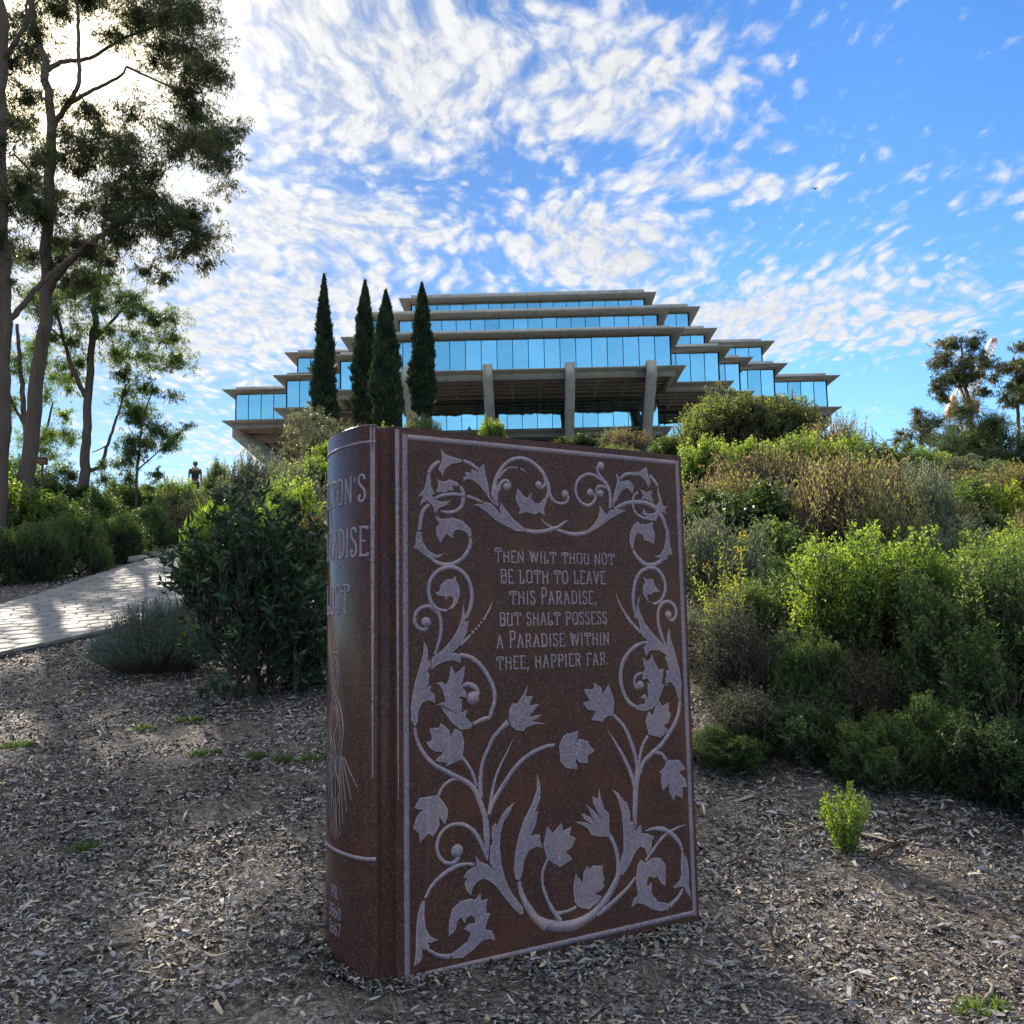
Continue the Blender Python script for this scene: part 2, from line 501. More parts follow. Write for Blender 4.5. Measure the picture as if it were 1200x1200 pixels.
M['fascia'] = concrete_mat('parapet_concrete', (0.36, 0.345, 0.32))
M['glass'] = glass_mat()
M['mullion'] = mat('dark_mullion', (0.02, 0.03, 0.045), 0.4, 0.6)
def bark_mat():
    mt = bpy.data.materials.new('bark'); mt.use_nodes = True
    T = NT(mt.node_tree)
    at = T.n('ShaderNodeAttribute', attribute_name='tint').outputs['Fac']
    col = T.ramp(at, [(0, (0.085, 0.062, 0.05)), (0.5, (0.20, 0.155, 0.125)), (1, (0.36, 0.30, 0.25))])
    co = T.n('ShaderNodeTexCoord').outputs['Object']
    st = T.n('ShaderNodeMapping', ins={'Vector': co, 'Scale': (5, 5, 0.9)}).outputs[0]
    n1 = T.noise(st, 1.0, 6, 0.7, 0.6)
    n2 = T.noise(T.n('ShaderNodeMapping', ins={'Vector': co, 'Scale': (26, 26, 3)}).outputs[0], 1.0, 4, 0.7)
    col = T.mix(0.9, col, T.ramp(n1, [(0.32, (0.38, 0.34, 0.32)), (0.47, (0.95, 0.9, 0.85)), (0.6, (0.8, 0.72, 0.62)), (0.72, (1.75, 1.6, 1.45))]), 'MULTIPLY')
    col = T.mix(0.5, col, T.ramp(n2, [(0.3, (0.45, 0.45, 0.45)), (0.7, (1.2, 1.2, 1.2))]), 'MULTIPLY')
    bs = T.n('ShaderNodeBsdfPrincipled', ins={'Base Color': col, 'Roughness': 0.85, 'Specular IOR Level': 0.2})
    bp = T.n('ShaderNodeBump', ins={'Strength': 0.7, 'Distance': 0.03, 'Height': T.math('ADD', n1, T.math('MULTIPLY', n2, 0.6))})
    T.t.links.new(bp.outputs[0], bs.inputs['Normal'])
    T.n('ShaderNodeOutputMaterial', ins={'Surface': bs.outputs[0]})
    return mt


M['bark'] = bark_mat()
M['twig'] = tint_mat('twig', [(0, (0.035, 0.025, 0.020)), (0.5, (0.095, 0.075, 0.06)), (1, (0.25, 0.22, 0.18))], 0.85, 0.2, 20)
M['euc'] = leaf_mat('eucalyptus_leaf', [(0, (0.030, 0.042, 0.018)), (0.6, (0.060, 0.078, 0.034)), (1, (0.12, 0.10, 0.04))], 0.30)
M['euc_lit'] = leaf_mat('lit_grey_eucalyptus_leaf', [(0, (0.04, 0.055, 0.03)), (0.6, (0.09, 0.105, 0.055)), (1, (0.17, 0.15, 0.075))], 0.32)  # lighter eucalyptus leaf: sunlight on the far trees is put into the colour
M['toyon'] = leaf_mat('broad_dark_leaf', [(0, (0.014, 0.032, 0.015)), (0.6, (0.028, 0.058, 0.024)), (0.92, (0.055, 0.10, 0.035)), (1, (0.22, 0.09, 0.045))], 0.22, 0.42, 0.30)
M['cypress'] = leaf_mat('cypress_scale', [(0, (0.010, 0.022, 0.012)), (0.6, (0.026, 0.046, 0.022)), (0.9, (0.055, 0.08, 0.034)), (1, (0.085, 0.075, 0.04))], 0.15, 0.7, 0.2)
M['green'] = leaf_mat('bright_leaf', [(0, (0.06, 0.10, 0.02)), (0.5, (0.14, 0.22, 0.04)), (0.9, (0.23, 0.31, 0.06)), (1, (0.34, 0.32, 0.07))], 0.48)
M['yellow'] = leaf_mat('yellow_green_leaf', [(0, (0.10, 0.14, 0.02)), (0.6, (0.20, 0.25, 0.035)), (1, (0.36, 0.34, 0.05))], 0.42)
M['sage'] = leaf_mat('grey_green_leaf', [(0, (0.08, 0.105, 0.065)), (0.6, (0.17, 0.20, 0.125)), (1, (0.28, 0.30, 0.19))], 0.35, 0.7, 0.2, (1.4, 1.4, 1.0))
M['lav'] = leaf_mat('lavender_leaf', [(0, (0.085, 0.12, 0.095)), (0.8, (0.17, 0.21, 0.18)), (1, (0.20, 0.16, 0.26))], 0.2, 0.7, 0.2, (1.2, 1.2, 1.0))
M['mid'] = leaf_mat('mid_green_leaf', [(0, (0.035, 0.065, 0.022)), (0.6, (0.085, 0.14, 0.042)), (1, (0.17, 0.22, 0.07))], 0.42)
M['deep'] = leaf_mat('deep_green_leaf', [(0, (0.022, 0.042, 0.017)), (0.6, (0.052, 0.088, 0.032)), (1, (0.11, 0.145, 0.048))], 0.32)
M['brown'] = leaf_mat('dry_leaf', [(0, (0.13, 0.095, 0.05)), (0.3, (0.26, 0.21, 0.11)), (0.55, (0.27, 0.26, 0.10)), (1, (0.20, 0.25, 0.07))], 0.42, 0.8, 0.15, (1.5, 1.3, 0.9))
M['red'] = leaf_mat('red_leaf', [(0, (0.07, 0.10, 0.03)), (0.5, (0.17, 0.13, 0.04)), (1, (0.38, 0.10, 0.05))], 0.4)
M['round'] = leaf_mat('clipped_bush_leaf', [(0, (0.06, 0.09, 0.03)), (0.6, (0.14, 0.18, 0.06)), (1, (0.24, 0.28, 0.11))], 0.4, 0.6, 0.2)
M['olive'] = leaf_mat('olive_leaf', [(0, (0.09, 0.115, 0.06)), (0.6, (0.17, 0.195, 0.115)), (1, (0.27, 0.28, 0.19))], 0.3, 0.5, 0.3, (1.4, 1.35, 0.8))
M['flower'] = leaf_mat('yellow_flower', [(0, (0.5, 0.33, 0.03)), (1, (0.65, 0.42, 0.04))], 0.3)

# ------------------------------------------------------------------ outlines of the carving, millimetres on the cover (from the border's lower left; height above soil)
VINES=[[(191,2319,20),(157,2295,23),(133,2262,20)],
[(317,2332,20),(358,2319,21),(400,2294,20)],
[(298,2207,18),(315,2178,22),(309,2122,21),(283,2094,19),(242,2081,17),(195,2083,10)],
[(166,2142,18),(202,2158,19),(256,2168,19),(321,2166,18)],
[(333,2162,17),(373,2153,18),(417,2139,15)],
[(134,2113,20),(99,2070,22),(84,1992,20)],
[(350,1966,19),(346,1923,22),(314,1874,22),(266,1843,23),(212,1835,23),(173,1844,21),(143,1861,17)],
[(322,1587,17),(348,1646,22),(353,1712,22),(333,1772,22),(293,1810,23),(239,1825,23),(179,1806,21),(139,1764,21),(129,1711,21),(143,1659,20),(177,1629,17),(223,1623,14)],
[(167,1615,15),(144,1638,21),(112,1643,20),(73,1624,19),(57,1584,19),(73,1549,18),(105,1538,18),(124,1551,18)],
[(145,1641,15),(177,1612,20),(190,1571,19),(188,1513,17),(172,1461,16),(157,1423,11)],
[(483,2175,27),(488,2225,27),(510,2283,22),(555,2337,20),(614,2366,23),(674,2365,24),(734,2337,22),(771,2301,25),(793,2257,28),(803,2219,24),(788,2179,17)],
[(504,2126,11),(490,2157,40),(487,2194,43),(499,2226,34)],
[(505,2195,23),(524,2237,20),(553,2253,16),(575,2231,18),(563,2208,11)],
[(510,2261,11),(536,2291,14),(562,2310,12)],
[(636,2316,11),(656,2309,8),(676,2295,1)],
[(786,2283,18),(781,2247,17),(754,2226,15),(731,2237,13)],
[(792,2259,11),(808,2196,20),(834,2165,18),(873,2155,17),(908,2165,17),(925,2196,14)],
[(1183,2146,19),(1188,2204,21),(1175,2257,23),(1143,2295,21),(1115,2324,18),(1108,2354,16),(1125,2375,10)],
[(1151,2282,15),(1094,2311,18),(1049,2317,19),(1000,2296,19),(971,2258,17),(971,2205,16),(1000,2167,19),(1044,2154,19),(1079,2174,19),(1091,2198,19),(1082,2221,12)],
[(1166,2253,15),(1121,2259,19),(1099,2239,19),(1107,2212,13)],
[(1212,2145,17),(1281,2175,24),(1350,2188,26),(1420,2187,28),(1481,2168,28),(1523,2131,28),(1546,2091,25),(1560,2051,21)],
[(747,2077,1),(785,2046,11),(845,2022,18),(923,2004,23),(978,2004,26),(1027,2014,22)],
[(662,2011,22),(718,2005,25),(779,2013,25),(825,2026,24),(856,2037,18),(892,2061,13),(918,2074,1)],
[(1259,2306,17),(1287,2329,23),(1335,2341,22)],
[(1455,2337,19),(1487,2311,22),(1508,2283,19)],
[(1374,2241,16),(1343,2219,14),(1336,2171,14),(1356,2127,15),(1412,2102,17)],
[(1326,1929,18),(1363,1886,24),(1414,1856,28),(1475,1860,28),(1516,1879,25),(1548,1900,14)],
[(1328,1595,17),(1316,1662,21),(1325,1735,23),(1358,1803,23),(1410,1834,23),(1458,1841,23),(1505,1818,22),(1534,1770,22),(1536,1723,22),(1512,1675,20),(1476,1653,20),(1449,1651,18)],
[(1530,1414,14),(1498,1486,22),(1480,1553,22),(1484,1614,22),(1517,1654,22),(1560,1660,20),(1599,1634,19),(1606,1592,19),(1582,1562,20),(1555,1566,16)],
[(1205,1705,1),(1224,1655,10),(1263,1596,15),(1311,1542,18),(1360,1498,20)],
[(1410,1451,12),(1349,1441,21),(1289,1410,24),(1241,1360,25),(1219,1296,26),(1223,1231,25),(1246,1172,23),(1277,1139,23),(1310,1122,19)],
[(284,1419,19),(342,1406,24),(396,1366,24),(443,1304,24),(468,1244,24),(467,1191,23),(451,1150,23),(440,1125,23),(405,1118,23),(351,1100,16)],
[(292,1463,16),(319,1486,16),(346,1509,11)],
[(416,1577,12),(449,1628,10),(467,1667,1)],
[(54,1106,15),(66,1049,18),(101,985,20),(151,935,22),(209,901,23),(261,872,24),(313,844,26),(353,808,27),(379,754,29),(399,706,29),(411,659,34),(416,590,38),(417,539,27),(419,482,2)],
[(292,957,15),(321,920,16),(347,878,17),(367,818,15)],
[(544,1095,39),(501,1068,22),(459,1030,20),(430,980,20),(402,930,20),(391,879,21),(386,822,25),(389,764,22)],
[(169,796,18),(195,836,16),(241,860,16),(280,857,13)],
[(569,1019,1),(527,949,10),(491,893,14),(462,832,16),(444,759,19),(432,702,19)],
[(803,968,20),(751,966,21),(670,942,22),(597,901,23),(546,853,23),(496,794,24),(454,740,24),(429,686,22)],
[(416,484,5),(389,556,22),(357,611,21),(311,649,21),(265,663,19),(213,656,18),(174,623,18),(161,575,18),(173,532,19),(205,502,20),(243,497,23),(276,518,24)],
[(351,474,15),(302,482,19),(249,477,23),(185,451,21),(134,414,18),(101,368,14)],
[(110,152,13),(144,127,17),(181,109,21),(222,100,25)],
[(585,363,22),(598,309,28),(625,253,36),(673,188,41),(731,135,49)],
[(673,184,42),(731,150,52),(804,126,57),(892,120,57),(984,140,50),(1063,186,44),(1120,244,40),(1162,305,36),(1165,372,25),(1155,435,24),(1129,487,24),(1103,521,28)],
[(906,197,17),(857,187,18),(813,186,20),(776,195,13)],
[(747,444,14),(720,393,17),(716,337,17),(735,274,19),(767,213,23),(812,150,29)],
[(1273,281,17),(1224,240,22),(1158,201,25),(1077,160,26),(1030,138,14)],
[(1618,496,2),(1554,487,13),(1466,457,18),(1396,402,19),(1342,352,17)],
[(1346,499,7),(1409,501,25),(1468,490,27),(1527,455,27),(1568,411,24),(1586,370,16)],
[(1582,179,18),(1545,140,24),(1488,108,28)],
[(1282,519,7),(1281,585,32),(1286,647,36),(1293,723,39),(1306,785,39),(1317,841,32)],
[(1164,1089,17),(1223,1034,20),(1262,967,23),(1292,888,25),(1304,823,22)],
[(1121,1022,1),(1179,942,14),(1233,855,22),(1270,775,25),(1286,711,22)],
[(1384,971,19),(1343,916,21),(1319,841,19)],
[(1610,1141,19),(1592,1062,25),(1545,992,26),(1471,919,27),(1401,876,27),(1348,839,25),(1321,783,22)],
[(1422,882,19),(1469,872,18),(1500,838,20)],
[(293,1273,10),(326,1283,25),(367,1265,28),(382,1231,24)],
[(1362,1294,10),(1321,1280,18),(1305,1244,18),(1327,1213,18),(1357,1218,15)]]
DISCS=[(115,1571,24),(557,2221,20),(742,2242,19),(902,2204,22),(1132,2366,22),(1058,2222,20),(1123,2221,20),(1552,1590,22),(262,545,30),(354,1218,31),(1344,1229,24),(568,2314,6),(582,2318,6),(597,2320,6),(612,2319,6),(357,1521,8),(374,1535,7),(389,1550,6),(403,1565,6),(1272,1575,6),(1285,1559,6),(1298,1545,6)]
LEAVES=[[(198,2381),(221,2355),(259,2345),(307,2337),(306,2325),(251,2311),(221,2288),(203,2250),(198,2268),(183,2279),(194,2304),(204,2329)],
[(127,2260),(140,2258),(143,2216),(149,2186),(166,2163),(146,2159),(165,2136),(195,2129),(246,2137),(222,2112),(188,2101),(165,2073),(155,2103),(126,2131),(83,2105),(106,2148),(80,2149),(110,2184),(120,2220)],
[(176,2233),(210,2223),(244,2238),(284,2225),(298,2210),(277,2206),(260,2211),(257,2196),(263,2184),(236,2185),(216,2172),(169,2175),(183,2200)],
[(429,2325),(435,2284),(452,2217),(458,2167),(479,2137),(504,2123),(458,2152),(430,2191),(395,2226),(361,2245),(326,2243),(319,2224),(316,2252),(333,2259),(323,2277),(365,2276),(358,2295),(396,2282),(414,2314)],
[(362,2119),(394,2130),(422,2125),(422,2141),(465,2134),(496,2110),(528,2071),(514,2108),(519,2143),(557,2098),(593,2061),(659,2017),(655,2004),(607,2006),(534,2034),(478,2063),(422,2104),(387,2117)],
[(619,2218),(648,2184),(677,2173),(689,2196),(700,2197),(692,2174),(714,2150),(744,2148),(775,2179),(795,2180),(770,2127),(773,2088),(743,2106),(713,2092),(668,2103),(623,2091),(631,2114),(606,2157),(611,2189)],
[(171,2061),(195,2047),(255,2056),(310,2043),(350,2008),(357,1978),(346,1966),(329,1989),(288,2003),(261,1993),(254,1975),(261,1960),(237,1968),(227,1983),(207,1961),(190,1934),(171,1972),(168,2007),(188,2026),(171,2043)],
[(69,1983),(92,1987),(98,1940),(127,1899),(166,1880),(206,1883),(179,1868),(140,1861),(101,1881),(75,1904),(53,1906),(62,1921)],
[(272,1783),(269,1765),(285,1742),(291,1706),(277,1658),(250,1632),(223,1626),(250,1650),(257,1676),(244,1691),(224,1688),(217,1670),(214,1688),(184,1691),(161,1703),(185,1714),(191,1741),(218,1765),(252,1768)],
[(308,1652),(314,1611),(317,1569),(334,1575),(323,1522),(299,1475),(268,1446),(244,1429),(274,1426),(291,1405),(287,1381),(247,1397),(201,1390),(168,1377),(139,1355),(142,1410),(202,1448),(249,1494),(283,1546),(297,1587)],
[(103,1485),(120,1456),(123,1393),(136,1404),(132,1370),(119,1353),(129,1330),(122,1290),(103,1274),(138,1286),(132,1261),(154,1248),(157,1208),(125,1222),(90,1212),(73,1179),(67,1123),(54,1112),(38,1137),(36,1193),(45,1254),(58,1310),(78,1366),(97,1422)],
[(240,1371),(263,1333),(311,1369),(307,1322),(289,1276),(319,1246),(319,1222),(292,1230),(272,1219),(295,1218),(291,1154),(321,1170),(311,1136),(347,1101),(337,1082),(290,1079),(244,1111),(205,1160),(179,1196),(157,1197),(199,1209),(209,1205),(200,1252),(180,1287),(158,1294),(187,1301),(216,1286),(233,1325)],
[(1386,1793),(1411,1776),(1451,1783),(1467,1743),(1500,1712),(1456,1712),(1434,1695),(1421,1702),(1408,1702),(1415,1668),(1449,1647),(1411,1661),(1382,1702),(1384,1742),(1398,1763)],
[(1365,1695),(1350,1662),(1353,1615),(1388,1548),(1454,1480),(1505,1438),(1530,1411),(1528,1377),(1477,1406),(1416,1407),(1389,1378),(1374,1422),(1410,1451),(1368,1482),(1353,1528),(1346,1568),(1313,1585),(1335,1595),(1336,1635),(1346,1668)],
[(1553,1522),(1563,1457),(1591,1375),(1614,1300),(1623,1219),(1615,1145),(1597,1146),(1582,1201),(1557,1235),(1530,1236),(1520,1210),(1513,1251),(1524,1277),(1520,1300),(1542,1296),(1531,1344),(1514,1361),(1524,1377),(1531,1424),(1538,1485)],
[(1428,1387),(1440,1353),(1468,1306),(1503,1308),(1497,1271),(1486,1225),(1508,1228),(1475,1173),(1456,1134),(1411,1104),(1360,1097),(1310,1110),(1315,1129),(1370,1133),(1375,1158),(1342,1167),(1372,1185),(1392,1157),(1392,1243),(1417,1229),(1393,1263),(1363,1257),(1359,1284),(1378,1309),(1363,1369),(1405,1351)],
[(1335,2346),(1392,2357),(1437,2384),(1444,2346),(1460,2302),(1445,2270),(1425,2307),(1391,2332),(1335,2332)],
[(1228,2331),(1257,2310),(1252,2292),(1312,2303),(1345,2274),(1335,2232),(1302,2261),(1267,2249),(1231,2199),(1196,2150),(1206,2205),(1225,2260),(1235,2294)],
[(1113,2159),(1141,2127),(1161,2108),(1178,2136),(1229,2145),(1288,2138),(1253,2126),(1177,2089),(1109,2046),(1030,2007),(1027,2020),(1077,2058),(1107,2099),(1116,2133)],
[(1379,2259),(1431,2245),(1467,2257),(1461,2226),(1477,2192),(1438,2204),(1421,2209),(1394,2205),(1408,2223),(1396,2243)],
[(1401,2160),(1426,2130),(1470,2132),(1520,2159),(1505,2124),(1486,2095),(1451,2094),(1411,2099),(1425,2117),(1395,2126),(1404,2140)],
[(1508,2284),(1528,2222),(1543,2174),(1575,2176),(1552,2157),(1564,2133),(1524,2145),(1490,2172),(1518,2201),(1506,2242)],
[(1363,2083),(1380,2073),(1423,2072),(1472,2088),(1462,2060),(1478,2026),(1472,1984),(1467,1963),(1437,1983),(1402,1985),(1395,2016),(1360,2025),(1337,1994),(1327,1939),(1318,1936),(1303,1979),(1309,2020),(1332,2061)],
[(1555,2049),(1578,2050),(1579,1974),(1594,1912),(1562,1911),(1552,1886),(1511,1882),(1512,1896),(1459,1898),(1504,1909),(1537,1945),(1553,1994)],
[(182,1117),(205,1101),(227,1082),(233,1050),(257,1086),(287,1072),(303,1031),(299,991),(292,948),(248,935),(206,922),(219,935),(154,952),(190,977),(194,988),(158,991),(129,1010),(110,1034),(139,1043),(136,1072),(127,1095),(178,1097)],
[(52,762),(80,798),(124,798),(163,800),(188,775),(217,733),(213,699),(200,668),(171,707),(174,671),(158,645),(139,623),(120,641),(104,630),(76,606),(73,645),(45,670),(55,707),(73,732),(99,743),(55,754)],
[(544,1113),(549,1154),(567,1183),(592,1178),(633,1227),(655,1263),(640,1209),(683,1210),(657,1166),(716,1171),(682,1137),(648,1113),(729,1119),(703,1102),(666,1094),(754,1075),(687,1076),(644,1067),(622,1048),(586,1056),(558,1076)],
[(1042,1258),(1093,1230),(1100,1195),(1138,1244),(1160,1192),(1171,1153),(1160,1089),(1120,1086),(1087,1059),(1063,1069),(1024,1073),(1057,1115),(1010,1124),(976,1157),(1019,1171),(997,1200),(982,1229),(1037,1223),(1049,1232)],
[(1469,1139),(1485,1115),(1530,1132),(1527,1086),(1544,1072),(1520,1027),(1489,1016),(1523,987),(1464,955),(1388,977),(1370,1044),(1394,1094),(1422,1069),(1437,1111)],
[(944,1029),(935,986),(919,963),(954,988),(1005,971),(1000,962),(1038,922),(994,901),(997,867),(947,874),(921,898),(934,841),(862,857),(833,890),(828,964),(852,1005),(882,1021),(886,1014)],
[(1502,838),(1589,830),(1598,816),(1627,781),(1582,769),(1624,728),(1635,688),(1604,691),(1601,632),(1550,657),(1540,626),(1511,674),(1514,720),(1469,685),(1458,738),(1464,773),(1447,778),(1483,801)],
[(980,379),(984,361),(1011,375),(1069,367),(1068,325),(1079,305),(1066,282),(1082,274),(1057,254),(1014,242),(1060,223),(1032,197),(993,183),(977,176),(917,198),(896,225),(890,291),(907,351),(947,303),(953,353)],
[(1098,503),(1043,510),(1001,525),(990,551),(960,572),(906,596),(968,587),(1018,567),(969,599),(943,635),(992,614),(1026,583),(975,674),(1024,635),(1066,592),(1022,672),(1019,706),(1053,687),(1059,742),(1071,685),(1091,634),(1118,612),(1115,544),(1122,507)],
[(1140,728),(1178,705),(1216,657),(1229,656),(1247,610),(1249,553),(1265,557),(1276,506),(1318,532),(1316,491),(1358,483),(1403,462),(1385,448),(1379,411),(1349,377),(1338,416),(1305,427),(1271,400),(1236,349),(1194,306),(1170,316),(1180,369),(1203,428),(1203,521),(1198,603),(1176,674)],
[(1310,361),(1339,341),(1385,360),(1436,353),(1468,316),(1466,266),(1463,210),(1430,234),(1415,267),(1389,262),(1357,276),(1343,247),(1346,221),(1372,242),(1373,186),(1409,143),(1484,121),(1479,94),(1432,92),(1374,111),(1318,145),(1277,158),(1240,142),(1254,180),(1283,194),(1273,263),(1285,336),(1293,344)],
[(1583,374),(1616,321),(1625,243),(1618,192),(1636,119),(1603,156),(1591,184),(1570,193),(1522,191),(1514,199),(1558,221),(1573,250),(1572,315)],
[(565,723),(535,675),(507,644),(489,594),(484,526),(490,463),(509,391),(542,324),(603,246),(603,217),(589,217),(548,255),(500,313),(460,365),(427,392),(394,406),(360,397),(336,372),(329,343),(307,366),(297,401),(311,421),(291,427),(315,454),(361,467),(355,512),(381,483),(415,467),(448,440),(428,477),(436,544),(447,554),(441,600),(445,628),(462,643),(472,631),(501,679),(529,705)],
[(696,848),(713,795),(712,730),(681,664),(699,672),(683,611),(653,562),(682,564),(707,561),(706,532),(722,494),(688,511),(645,499),(615,456),(603,400),(588,368),(568,377),(558,418),(567,498),(590,576),(619,642),(664,707),(694,769)],
[(99,358),(95,302),(101,242),(126,200),(163,182),(125,176),(104,182),(122,163),(103,150),(82,160),(85,127),(75,108),(45,92),(54,159),(55,244),(64,307),(83,357)],
[(214,187),(218,249),(234,300),(274,327),(326,330),(349,320),(379,344),(379,310),(416,315),(405,278),(408,252),(428,249),(410,216),(400,184),(437,172),(453,125),(423,141),(382,137),(336,107),(283,84),(232,89),(226,111),(264,126),(310,150),(327,180),(291,206),(318,223),(351,218),(348,243),(328,257),(305,250),(298,229),(285,243),(279,260),(256,242),(253,215),(233,197)],
[(832,600),(838,560),(888,576),(876,538),(912,517),(885,475),(849,465),(891,423),(819,397),(778,422),(744,444),(725,513),(748,593),(779,559)]]
TEXT=[('Then wilt thou not', 483, 1201, 1853, 67), ('be loth to leave', 513, 1138, 1753, 64), ('this Paradise,', 562, 1080, 1651, 64), ('but shalt possess', 503, 1141, 1549, 62), ('a Paradise within', 484, 1152, 1444, 63), ('thee, happier far.', 483, 1145, 1344, 60)]

# ------------------------------------------------------------------ the ground
def build_ground():
    xs = np.concatenate([-np.geomspace(2500, 16, 34), np.linspace(-15.6, 15.6, 240), np.geomspace(16, 2500, 34)])
    ys = np.concatenate([-np.geomspace(600, 6, 12), np.linspace(-5, 16, 200), np.geomspace(16.15, 130, 110), np.geomspace(135, 3500, 26)])
    X, Y = np.meshgrid(xs, ys)
    Z = ground_z(X, Y)
    near = sstep(30, 12, Y) * sstep(18, 10, np.abs(X))
    rg = np.random.default_rng(3)
    Z = Z + near * (0.018 * np.sin(X * 5.1 + 2 * np.sin(Y * 2.3)) * np.sin(Y * 4.3 + 1.7 * np.sin(X * 3.1)) + rg.normal(0, 0.006, X.shape))
    Z = Z - 0.03 * sstep(16, 22, Y)
    ny, nx = X.shape
    i, j = np.meshgrid(np.arange(ny - 1), np.arange(nx - 1), indexing='ij')
    a = i * nx + j
    F = np.stack([a, a + 1, a + nx + 1, a + nx], -1).reshape(-1, 4)
    mb = MB(); mb.add(np.stack([X, Y, Z], -1).reshape(-1, 3), F)
    o = mb.build('ground', M['ground'], smooth=True)
    tag(o, kind='structure')


build_ground()

PATH = [(-11.5, 6.0), (-9.3, 8.6), (-7.75, 11.0), (-6.78, 13.5), (-6.55, 16.0), (-6.65, 18.5), (-6.65, 21.0), (-6.1, 23.5), (-4.9, 26.0), (-2.9, 28.5), (-0.5, 30.5)]
PATH_HALF = 1.60


def catmull(P, n=10):
    P = np.asarray(P, float)
    Q = np.vstack([2 * P[0] - P[1], P, 2 * P[-1] - P[-2]])
    out = []
    t = np.linspace(0, 1, n, endpoint=False)[:, None]
    for i in range(1, len(Q) - 2):
        p0, p1, p2, p3 = Q[i - 1], Q[i], Q[i + 1], Q[i + 2]
        out.append(0.5 * (2 * p1 + (p2 - p0) * t + (2 * p0 - 5 * p1 + 4 * p2 - p3) * t ** 2 + (3 * p1 - p0 - 3 * p2 + p3) * t ** 3))
    out.append(P[-1:])
    return np.concatenate(out)


_pc = catmull(PATH, 24)
_pl = np.concatenate([[0], np.cumsum(np.linalg.norm(np.diff(_pc, axis=0), axis=1))])


def path_xy(s, t):
    """s metres along the path, t metres to its left"""
    x = np.interp(s, _pl, _pc[:, 0]); y = np.interp(s, _pl, _pc[:, 1])
    dx = np.interp(s + .2, _pl, _pc[:, 0]) - np.interp(s - .2, _pl, _pc[:, 0])
    dy = np.interp(s + .2, _pl, _pc[:, 1]) - np.interp(s - .2, _pl, _pc[:, 1])
    l = np.hypot(dx, dy) + 1e-9
    return x - dy / l * t, y + dx / l * t


def build_path():
    L = _pl[-1]
    s = np.arange(0, L, 0.25); t = np.linspace(-PATH_HALF - .04, PATH_HALF + .04, 9)
    S, T_ = np.meshgrid(s, t, indexing='ij')
    x, y = path_xy(S.ravel(), T_.ravel())
    z = ground_z(x, y) + 0.03 + 0.02
    nx = len(t)
    i, j = np.meshgrid(np.arange(len(s) - 1), np.arange(nx - 1), indexing='ij')
    a = i * nx + j
    mb = MB(); mb.add(np.stack([x, y, z], -1), np.stack([a, a + nx, a + nx + 1, a + 1], -1).reshape(-1, 4))
    # a skirt down into the soil along both sides
    for col in (0, nx - 1):
        top = np.stack([x, y, z], -1).reshape(len(s), nx, 3)[:, col]
        bot = top - (0, 0, 0.2)
        k = len(top); r = np.arange(k - 1)
        mb.add(np.vstack([top, bot]), np.stack([r, r + 1, r + 1 + k, r + k], -1))
    tag(mb.build('path_bed', M['grout']), kind='structure')
    mb = MB()
    w = 0.36; gap = 0.006
    hexa = np.array([(math.cos(a), math.sin(a)) for a in np.arange(6) * math.pi / 3]) * w / math.sqrt(3)
    rg = np.random.default_rng(5)
    row = 0
    tt = -PATH_HALF - w
    pitch_t = w * 0.866; 
    while tt < PATH_HALF + w:
        off = (row % 2) * w / 2
        for ss in np.arange(off, L - 0.4, w):
            # hexagons: flat sides across the path
            h = np.stack([ss + hexa[:, 1], tt + hexa[:, 0]], -1)
            h[:, 1] = np.clip(h[:, 1], -PATH_HALF, PATH_HALF)
            c = h.mean(0)
            if np.ptp(h[:, 1]) < 0.06 or abs(c[1]) > PATH_HALF: continue
            def ring(k, dz):
                q = c + (h - c) * k
                x, y = path_xy(q[:, 0], q[:, 1])
                return np.stack([x, y, ground_z(x, y) + 0.05 + dz + dz0 + (q[:, 0] - c[0]) * tl], -1)
            dz0 = rg.uniform(0, 0.005); tl = rg.normal(0, 0.01)
            k1 = 1 - gap / (w / 2)
            V = np.vstack([ring(k1, -0.004), ring(k1, 0.012), ring(k1 - 0.03, 0.018)])
            F = [tuple(range(12, 18))] + [(i, (i + 1) % 6, (i + 1) % 6 + 6, i + 6) for i in range(6)] + [(i + 6, (i + 1) % 6 + 6, (i + 1) % 6 + 12, i + 12) for i in range(6)]
            mb.add(V, F, 0, float(np.clip(rg.normal(0.5, 0.22), 0, 1)))
        tt += pitch_t; row += 1
    tag(mb.build('path', M['paver'], fix=True), kind='structure')


build_path()


